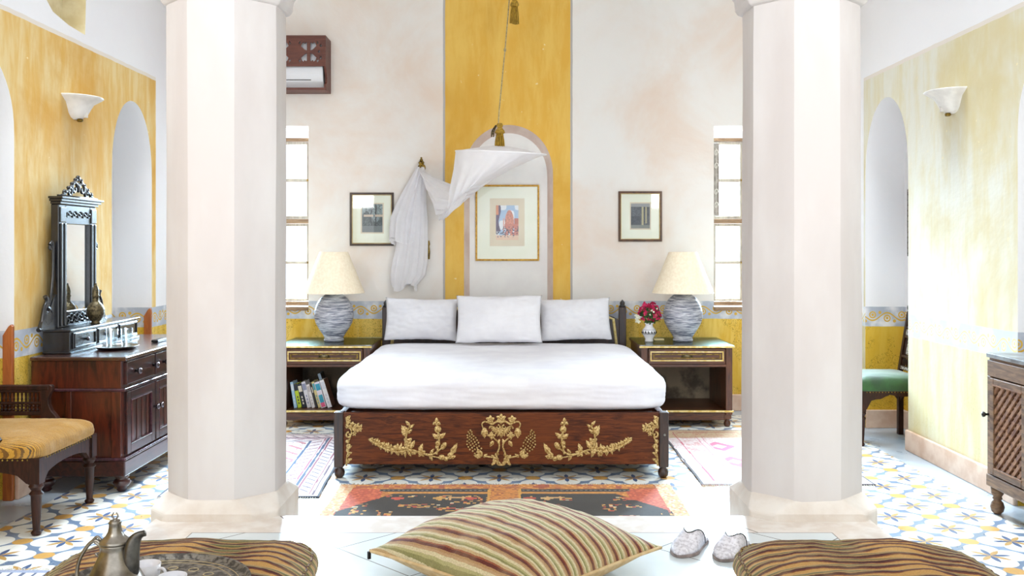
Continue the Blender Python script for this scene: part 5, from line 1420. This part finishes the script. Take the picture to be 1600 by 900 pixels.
# ------------------------------------------------------------------ rugs
def rug(name, x0, x1, y0, y1, z, th, fn, label, nx, ny, skew=0, wave=.002, fringe=None, fc='#d9d2c4'):
    cx, cy = (x0+x1)/2, (y0+y1)/2
    bm = B(); vs = []
    for j in range(ny+1):
        row = []
        for i in range(nx+1):
            x = x0+(x1-x0)*i/nx-cx; y = y0+(y1-y0)*j/ny-cy
            row.append(bm.verts.new((x+skew*y+.006*noise.noise(Vector((y*3, i > nx/2, 0))), y+.005*noise.noise(Vector((x*4, 7, 0))), th+wave*(noise.noise(Vector((x*5, y*5, 3)))+1))))
        vs.append(row)
    for j in range(ny):
        for i in range(nx): bm.faces.new((vs[j][i], vs[j][i+1], vs[j+1][i+1], vs[j+1][i]))
    per = [vs[0][i] for i in range(nx)]+[vs[j][nx] for j in range(ny)]+[vs[ny][i] for i in range(nx, 0, -1)]+[vs[j][0] for j in range(ny, 0, -1)]
    low = [bm.verts.new((v.co.x, v.co.y, .001)) for v in per]
    for i in range(len(per)):
        j = (i+1) % len(per); bm.faces.new((per[i], low[i], low[j], per[j]))
    t = thing(name, label, 'rug', (cx, cy, z))
    o = bpy.data.objects.new('pile', None); bpy.data.objects.remove(o)
    me = bpy.data.meshes.new('pile'); bm.to_mesh(me); bm.free(); me.materials.append(ATTR)
    o = bpy.data.objects.new('pile', me); C.objects.link(o); o.parent = t
    def wrap(x, y, z_): return fn((x-skew*y)/(x1-x0)+.5, y/(y1-y0)+.5, x, y)
    paint(o, wrap)
    if fringe:
        fm = B()
        for e in fringe:
            for k in range(int((x1-x0)/.012)):
                x = x0-cx+k*.012+.003; yy = (y0-cy) if e == 0 else (y1-cy); s = -1 if e == 0 else 1
                xs_ = x+skew*yy; tube(fm, [(xs_, yy, th*.7), (xs_+random.uniform(-.006, .006), yy+s*.02, .003), (xs_+random.uniform(-.01, .01), yy+s*random.uniform(.03, .045), .0022)], .0016, 4)
        me = bpy.data.meshes.new('fringe'); fm.to_mesh(me); fm.free(); me.materials.append(simple('rug_fringe', fc, None, 40, .9))
        f_ = bpy.data.objects.new('fringe', me); C.objects.link(f_); f_.parent = t; f_['kind'] = 'stuff'
    return t
def blend(col, cond, c): return np.where(cond[:, None], hx(c), col)
def orange_fn(u, v, x, y):
    # v: 0 near edge, 1 far edge ; the far border sits at v=1
    n1 = hsh(np.floor(u*150), np.floor(v*70)); yy = (.47-y)              # distance from far edge in m
    a = np.abs(u-.497)
    col = np.tile(hx('#c87a22'), (len(x), 1)); col = blend(col, n1 > .6, '#b8641e'); col = blend(col, (n1 > .8), '#d8943a')
    blk = (hsh(np.floor(u*60), np.floor(yy*30)) > .62) & (yy < .085); col = blend(col, blk, '#a8491c')
    # red ends
    red = (a > .36) & (yy > .09) & (a < .475); col = blend(col, red, '#c04a24'); col = blend(col, red & (n1 > .7), '#cc6238')
    edge = a > .455; col = blend(col, edge, '#dcae76'); col = blend(col, edge & (n1 > .7), '#c98a5c'); col = blend(col, edge & (n1 < .2), '#e8ceaa')
    # upper black strip
    s1 = (yy > .095) & (yy < .150) & (a > .045) & (a < .372-(yy-.10)*.3*0); s1 = s1 & (a < .405-abs(0)-(yy-.095)*.9*0) & (a < .42-np.abs(yy-.105)*1.6)
    col = blend(col, s1, '#1c1616')
    dots = s1 & (np.abs(yy-.122) < .007) & (np.modf(u*70)[0] > .5); col = blend(col, dots, '#8a8070')
    # main black field that widens towards the near side
    lim = .325+(yy-.185)*.42
    mn = (yy > .185) & (a > .045) & (a < np.minimum(lim, .46)); col = blend(col, mn, '#17120f')
    or1 = (yy > .185-.035) & (yy < .185) & (a > .045) & (a < .34); col = blend(col, or1, '#cf8a2c')
    g = hsh(np.floor(u*110), np.floor(yy*60)); sh_ = hsh(np.floor(u*26), np.floor(yy*16))
    mot = mn & (g > .62) & (sh_ > .72) & (yy > .22); col = blend(col, mot & (g > .8), '#d8a04a'); col = blend(col, mot & (g <= .8) & (g > .7), '#b8401e'); col = blend(col, mot & (g <= .66), '#d8cba8')
    for (mx, c_) in ((.19, '#c8452a'), (.40, '#c8452a'), (.12, '#b83c24'), (.86, '#c8583a'), (.62, '#d8b070'), (.31, '#cf9a44'), (.57, '#b8401e')):
        bx = mn & (np.abs(u-mx) < .018) & (np.abs(yy-.275) < .028) & ((np.abs(u-mx) < .009) | (np.abs(yy-.27) < .014)); col = blend(col, bx, c_)
    for mx in (.36, .64):
        bx = mn & (np.abs(yy-.27) < .035) & ((np.abs(u-mx) < .024) & (np.abs(yy-.262) < .012) | (np.abs(np.abs(u-mx)-.018) < .004)); col = blend(col, bx, '#d9a868')
    spine = a <= .045; col = blend(col, spine & (n1 > .45), '#cf8128'); col = blend(col, spine & (n1 < .2), '#a8541c')
    col = blend(col, (np.abs(a-.045) < .004) & (yy > .09), '#d99a34')
    return col*(.9+.15*n1[:, None])
rug('orange_rug', -.888, .822, 3.965, 4.895, 0, .006, orange_fn, 'orange and black flat woven rug at the foot of bed', 300, 160, 0, fringe=(1,), fc='#b8a888')
def left_fn(u, v, x, y):
    n1 = hsh(np.floor(u*130), np.floor(v*160))
    col = np.tile(hx('#d8d0d0'), (len(x), 1)); col = blend(col, n1 > .7, '#c8b4b4')
    e = np.minimum(u, 1-u)*.84; ev = np.minimum(v, 1-v)*1.75
    m = np.minimum(e, ev)
    for a, b, c_ in ((0, .012, '#20283c'), (.035, .042, '#5a3a4c'), (.055, .063, '#8a3c50'), (.13, .14, '#8a3c50'), (.148, .162, '#2c4468'), (.17, .178, '#a05068'), (.255, .27, '#2c4a70')):
        col = blend(col, (m > a) & (m < b), c_)
    z = (m > .07) & (m < .125); w_ = np.modf(np.abs((x+y)*14))[0]; col = blend(col, z & (np.abs(w_-.5) < .12), '#66586c')
    z = (m > .185) & (m < .25); w_ = np.modf(np.abs((x-y)*10))[0]; col = blend(col, z & (np.abs(w_-.5) < .10), '#7c4a5c')
    z = (m > .28); w_ = np.modf(np.abs(x*7))[0]+np.modf(np.abs(y*7))[0]; col = blend(col, z & (np.abs(w_-1) < .12), '#b86a74'); col = blend(col, z & (n1 > .93), '#8c3048')
    return col
rug('striped_rug', -1.80, -1.00, 4.66, 6.22, 0, .006, left_fn, 'pale rug with dark blue and red stripes, beside the bed', 150, 260, -.055, fringe=(0, 1))
def right_fn(u, v, x, y):
    n1 = hsh(np.floor(u*110), np.floor(v*170)); n2 = hsh(np.floor(u*18), np.floor(v*26))
    col = np.tile(hx('#ddd0cc'), (len(x), 1)); col = blend(col, n1 > .72, '#d2a8a4')
    e = np.minimum(u, 1-u)*.9; ev = np.minimum(v, 1-v)*1.45; m = np.minimum(e, ev)
    for a, b, c_ in ((0, .012, '#4c4448'), (.075, .083, '#c05468'), (.20, .207, '#c8808c'), (.235, .241, '#c8808c')): col = blend(col, (m > a) & (m < b), c_)
    z = (m > .09) & (m < .195); col = blend(col, z & (n2 > .62) & (n1 > .3), '#cf9c96')
    z = (m > .25); k = np.abs(np.modf(np.abs(x*3.2))[0]-.5)+np.abs(np.modf(np.abs(y*2.4))[0]-.5); col = blend(col, z & (k < .33), '#cf6280'); col = blend(col, z & (k < .15), '#e0b8b4')
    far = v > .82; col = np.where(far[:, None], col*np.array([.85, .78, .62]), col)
    return col
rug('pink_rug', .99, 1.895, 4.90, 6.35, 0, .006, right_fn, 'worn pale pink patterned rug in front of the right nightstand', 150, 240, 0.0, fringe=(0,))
def stripe_fn(u, v, x, y):
    f = np.modf(np.abs(x*22))[0]; col = np.tile(hx('#dcdde4'), (len(x), 1)); col = blend(col, f < .3, '#3c4468'); return blend(col, v > .97, '#8a90a8')
rug('floor_mat', -2.36, -1.72, 2.75, 3.60, 0, .006, stripe_fn, 'white and navy striped mat edge, lying left of the coffee pot', 120, 60, 0, fringe=(1,))

# ------------------------------------------------------------------ cushions on the platform
PZ = .12
def stripes(s, per, cols):
    """cols: list of (fraction end, colour)"""
    f = np.modf(s/per-np.floor((s/per).min()))[0]; out = np.zeros((len(s), 3)); lo = 0
    for hi, c_ in cols:
        k = (f >= lo) & (f < hi); out[k] = hx(c_); lo = hi
    return out
def bolster(cx, cy, w_, d_, h_, rot, seed, label):
    bm = rounded('b', -w_/2, w_/2, -d_/2, d_/2, 0, h_, p=6, pz=2.6, wr=.004, nx=130, seed=seed)
    for v in bm.verts:
        k = max(0, min(1, v.co.z/h_))
        wv = .007*math.sin(v.co.x*17+seed)*math.sin(v.co.x*5+1)+.006*noise.noise(Vector((v.co.x*8, v.co.y*8, seed)))
        v.co.z += k*(wv+.0045*math.sin((v.co.y+wv*.8)/.052*2*PI))-.02*k*(abs(v.co.x)/(w_/2))**4
        v.co.z = max(0, v.co.z)
    t = thing('floor_cushion', label, 'cushion', (cx, cy, PZ+.001), 'striped floor cushions')
    t.rotation_euler = (0, 0, 0)
    me = bpy.data.meshes.new('cushion_cover'); bmesh.ops.recalc_face_normals(bm, faces=bm.faces); bm.to_mesh(me); bm.free(); me.materials.append(BOLSTM); me.shade_smooth()
    o = bpy.data.objects.new('cushion_cover', me); C.objects.link(o); o.parent = t
    bm = B()
    pts = []
    for i in range(161):
        a = 2*PI*i/160; ca, sa = math.cos(a), math.sin(a); k = (abs(ca)**6+abs(sa)**6)**(-1/6)
        px__ = w_/2*.955*ca*k; pts.append((px__, d_/2*.955*sa*k, h_*.72+.72*.007*math.sin(px__*17+seed)*math.sin(px__*5+1)-.014*(abs(px__)/(w_/2))**4+.002*math.sin(i*2.2)))
    tube(bm, pts, .005, 6); me = bpy.data.meshes.new('piping'); bm.to_mesh(me); bm.free(); me.materials.append(simple('dark_red_piping', '#4a1a10', '#8d7434', 120, .8, contrast=(.48, .52)))
    o = bpy.data.objects.new('piping', me); C.objects.link(o); o.parent = t
    t.rotation_euler = (0, 0, rot)
bolster(-1.045, 2.83, .84, .80, .165, .03, 2, 'striped gold and maroon floor cushion under the metal tray')
bolster(1.115, 2.82, .80, .80, .165, -.03, 6, 'striped gold and maroon floor cushion on the platform right of slippers')
# diamond placed cushion
ct_ = thing('floor_cushion', 'large striped cream and rust cushion in front of the orange rug', 'cushion', (0.015, 3.26, PZ), 'striped floor cushions')
bm = B(); n = 110; w_ = .71; T_ = .215
def corner_scale(u, v): return 1-.05*(1-v*v)*abs(u)**3
rows = []
for sgn in (1, -1):
    g = []
    for j in range(n+1):
        row = []
        for i in range(n+1):
            u = i/n*2-1; v = j/n*2-1
            x = u*w_/2*corner_scale(u, v); y = v*w_/2*corner_scale(v, u)
            e = ((1-abs(u)**2.4)*(1-abs(v)**2.4))
            th = T_*.62*e**.62 if sgn > 0 else -T_*.38*min(1, e*1.6)**.6
            if sgn < 0 and (i in (0, n) or j in (0, n)): row.append(rows[0][j][i]); continue
            ww = .006*noise.noise(Vector((u*3, v*3, 2)))+.003*noise.noise(Vector((u*9, v*9, 2)))
            row.append(bm.verts.new((x, y, T_*.38+th+(ww*(e > .02) if sgn > 0 else 0))))
        g.append(row)
    rows.append(g)
for sgn, mi in ((0, 0), (1, 1)):
    for j in range(n):
        for i in range(n): bm.faces.new((rows[sgn][j][i], rows[sgn][j][i+1], rows[sgn][j+1][i+1], rows[sgn][j+1][i])).material_index = mi
bmesh.ops.recalc_face_normals(bm, faces=bm.faces)
me = bpy.data.meshes.new('cushion_cover'); bm.to_mesh(me); bm.free(); me.materials.append(CUSHM); me.materials.append(PIPING); me.shade_smooth()
o = bpy.data.objects.new('cushion_cover', me); C.objects.link(o); o.parent = ct_
bm = B(); pts = []
for k in range(4):
    for i in range(20):
        q = i/20*2-1; u, v = ((q, -1), (1, q), (-q, 1), (-1, -q))[k]
        pts.append((u*w_/2*corner_scale(u, v)*1.004, v*w_/2*corner_scale(v, u)*1.004, T_*.38-.004))
tube(bm, pts+[pts[0]], .006, 7); me = bpy.data.meshes.new('piping'); bm.to_mesh(me); bm.free(); me.materials.append(PIPING); me.shade_smooth()
o = bpy.data.objects.new('piping', me); C.objects.link(o); o.parent = ct_
bm = B(); box(bm, -w_/2-.004, -w_/2+.004, -w_/2-.012, -w_/2-.002, T_*.38-.03, T_*.38-.004); tube(bm, [(-w_/2, -w_/2, T_*.38), (-w_/2, -w_/2-.006, T_*.38-.01)], .004, 6)
o = obj('zip_pull', bm, IRON); o.parent = ct_
ct_.rotation_euler = (0, 0, math.radians(-43))

# ------------------------------------------------------------------ slippers
def slipper(x, y, rot, label):
    """backless slipper, toe at the origin, heel towards +y"""
    t = thing('slipper', label, 'slipper', (0, 0, 0), 'silver slippers')
    L, Wd = .245, .100
    def half(s):                       # s 0 toe .. 1 heel
        if s < .32: return Wd/2*math.sin(PI/2*(s/.32))**.62
        return Wd/2*(1-.22*math.sin(PI*min(1, (s-.32)/.9)))*(1 if s < .88 else math.sqrt(max(0, 1-((s-.88)/.125)**2)))
    n = 40; m = 20
    bm = B(); a = []; b = []
    for i in range(n+1):
        s = i/n; h = half(s)+.004
        for lst, z in ((a, 0), (b, .011)): lst.append((bm.verts.new((-h, s*L, z)), bm.verts.new((h, s*L, z))))
    for i in range(n):
        bm.faces.new((a[i][0], a[i][1], a[i+1][1], a[i+1][0])); bm.faces.new((b[i][0], b[i+1][0], b[i+1][1], b[i][1]))
        bm.faces.new((a[i][0], a[i+1][0], b[i+1][0], b[i][0])); bm.faces.new((a[i][1], b[i][1], b[i+1][1], a[i+1][1]))
    bm.faces.new((a[0][0], a[0][1], b[0][1], b[0][0])); bm.faces.new((a[-1][0], a[-1][1], b[-1][1], b[-1][0]))
    obj('sole', bm, simple('slipper_sole', '#7d706c', '#a08f8a', 30, .6), t, bevel=.002)
    bm = B(); rows = []; SV = .60
    for i in range(n+1):
        s = SV*i/n; h = half(s)+.001; top = .014+.050*min(1, s/.5)**.75; row = []
        for j in range(m+1):
            ang = PI*j/m; c_ = math.cos(ang); sn = math.sin(ang)
            back = (.030*abs(c_)**2-.045*sn**3)*(s/SV)**3
            wr_ = .002*noise.noise(Vector((j*.7, s*22, x*9)))
            row.append(bm.verts.new((-h*c_*(1+.0*sn), s*L+back, .010+(top-.010)*sn**.55+wr_*sn+.012*(abs(c_)*sn*2)**2*(s/SV)**4)))
        rows.append(row)
    for i in range(n):
        for j in range(m): bm.faces.new((rows[i][j], rows[i][j+1], rows[i+1][j+1], rows[i+1][j]))
    edge = [v.co.copy() for v in rows[-1]]
    o = obj('upper', bm, LEATHER, t, 'all'); s_ = o.modifiers.new('thick', 'SOLIDIFY'); s_.thickness = .003; s_.offset = -1
    obj('opening_trim', tube(B(), [e+Vector((0, .001, .001)) for e in edge], .0022, 6), IRON, t, 'all')
    bm = B(); per = []
    K = 18
    for k in range(K+1): s = .52+(1-.52)*k/K; per.append((-half(s)-.001, s*L, .012+.026*(1-k/K)+.004))
    for k in range(K, -1, -1): s = .52+(1-.52)*k/K; per.append((half(s)+.001, s*L, .012+.026*(1-k/K)+.004))
    lo = [bm.verts.new((p[0], p[1], .009)) for p in per]; hi = [bm.verts.new(p) for p in per]
    for k in range(len(per)-1): bm.faces.new((lo[k], lo[k+1], hi[k+1], hi[k]))
    o = obj('heel_edge', bm, LEATHER, t, 'all'); s_ = o.modifiers.new('thick', 'SOLIDIFY'); s_.thickness = .003; s_.offset = -1
    bm = B(); r0 = [(bm.verts.new((-half(i/n)+.003, i/n*L, .0118)), bm.verts.new((half(i/n)-.003, i/n*L, .0118))) for i in range(2, n)]
    for p, q in zip(r0, r0[1:]): bm.faces.new((p[0], p[1], q[1], q[0]))
    obj('insole', bm, LEATHIN, t)
    t.location = (x, y, PZ+.001); t.rotation_euler = (0, 0, rot)
    return t
slipper(.600, 3.40, math.radians(-30), 'silver embroidered slipper lying nearer the striped centre cushion')
slipper(.745, 3.355, math.radians(-30), 'silver embroidered slipper partly hidden behind the right floor cushion')

# ------------------------------------------------------------------ tray, pot and cups
TZ = PZ+.001+.172
tx, ty, tr = -1.0, 2.605, .268
tray = thing('round_tray', 'round dark engraved metal tray on the left striped cushion', 'tray', (tx, ty, TZ))
obj('plate', lathe(B(), [(0, 0), (tr*.9, 0), (tr*.97, .004), (tr, .014), (tr*1.0, .018), (tr*.975, .016), (tr*.95, .008), (tr*.88, .005), (0, .005)], (tx, ty, TZ), 72), simple('engraved_pewter', '#4a4540', '#857e74', 55, .45, .7, .6, contrast=(.42, .58)), tray, 'all')
bm = B()
for rr in (.235, .215, .12): lathe(bm, [(rr, .0050), (rr+.0015, .0062), (rr+.003, .0050)], (tx, ty, TZ), 72, cap=False)
for k in range(16):
    a = k*2*PI/16
    lathe(bm, [(.012, .005), (.014, .0062), (.016, .005)], (tx+.17*math.cos(a), ty+.17*math.sin(a), TZ), 16, cap=False)
obj('engraved_rings', bm, simple('tray_inlay', '#a89878', '#c9b890', 50, .4, .6), tray)
TZ2 = TZ+.005
px_, py_ = -1.021, 2.42
pot = thing('coffee_pot', 'tall worn silver coffee pot with a beak spout, on the tray', 'coffee pot', (px_, py_, TZ2+.0006))
b0 = TZ2+.0006
obj('body', lathe(B(), [(0, b0), (.052, b0), (.056, b0+.006), (.050, b0+.012), (.066, b0+.028), (.080, b0+.050), (.080, b0+.066), (.073, b0+.088), (.066, .400), (.053, .425), (.043, .447), (.037, .463), (.035, .476), (.037, .480), (.036, .484), (0, .484)], (px_, py_, 0), 56), SILVER, pot, 'all')
lid = obj('lid', lathe(B(), [(.0, .4845), (.0375, .4845), (.0385, .488), (.036, .492), (.030, .497), (.023, .504), (.0175, .514), (.0155, .524), (.0150, .534), (.0165, .537), (.012, .543), (.004, .546), (0, .547)], (px_, py_, 0), 44), SILVER, pot, 'all')
bm = B()
for s in (1, -1): tube(bm, spline([(px_, py_, .544), (px_+s*.006, py_, .550), (px_+s*.007, py_, .556), (px_+s*.003, py_, .563)], 4), [.0022]*9+[.0018]*4, 6)
obj('crescent_finial', bm, SILVER, lid, 'all')
# beak spout, flattened tube
sp = spline([(px_+.046, py_-.01, .375), (px_+.047, py_-.01, .415), (px_+.046, py_-.01, .455), (px_+.051, py_-.01, .488), (px_+.064, py_-.01, .506), (px_+.082, py_-.01, .513)], 7)
m = len(sp); bm = B(); tube(bm, sp, [.010+.012*math.sin(PI*min(1, (i/m)*1.05+.08))**1.0*(1-.2*i/m) for i in range(m)][:-1]+[.0015], 12, flat=.75)
obj('spout', bm, simple('tarnished_silver', '#2e2b2a', '#6a655e', 14, .3, .9), pot, 'all')
bm = B(); hp = spline([(px_-.034, py_, .470), (px_-.045, py_+.002, .488), (px_-.060, py_+.002, .487), (px_-.076, py_+.002, .470), (px_-.092, py_, .440), (px_-.098, py_, .405), (px_-.092, py_, .370), (px_-.074, py_, .345)], 6)
tube(bm, hp, .0048, 10); tube(bm, spline([(px_-.036, py_, .492), (px_-.046, py_, .500), (px_-.058, py_, .490)], 5), .0035, 8)
tube(bm, spline([(px_-.052, py_, .486), (px_-.040, py_, .478), (px_-.036, py_, .462), (px_-.044, py_, .452), (px_-.050, py_, .458)], 5), .004, 8)
obj('handle', bm, SILVER, pot, 'all')
def cup(x, y, label, ang):
    t = thing('coffee_cup', label, 'cup', (x, y, TZ2+.0006), 'white cups on the tray'); z = TZ2+.0006
    obj('body', lathe(B(), [(0, 0), (.022, 0), (.023, .005), (.021, .008), (.030, .022), (.036, .045), (.038, .072), (.0358, .072), (.034, .046), (.028, .024), (.018, .012), (0, .011)], (x, y, z), 44), CHINA, t, 'all')
    c, s = math.cos(ang), math.sin(ang)
    obj('handle', tube(B(), spline([(x+.035*c, y+.035*s, z+.060), (x+.052*c, y+.052*s, z+.062), (x+.060*c, y+.060*s, z+.048), (x+.052*c, y+.052*s, z+.030), (x+.032*c, y+.032*s, z+.026)], 6), .0042, 9), CHINA, t, 'all')
cup(-1.010, 2.60, 'white coffee cup right behind the silver pot spout', -.25)
cup(-.905, 2.505, 'white coffee cup nearer the camera, beside the first cup', -2.2 if False else -.9)
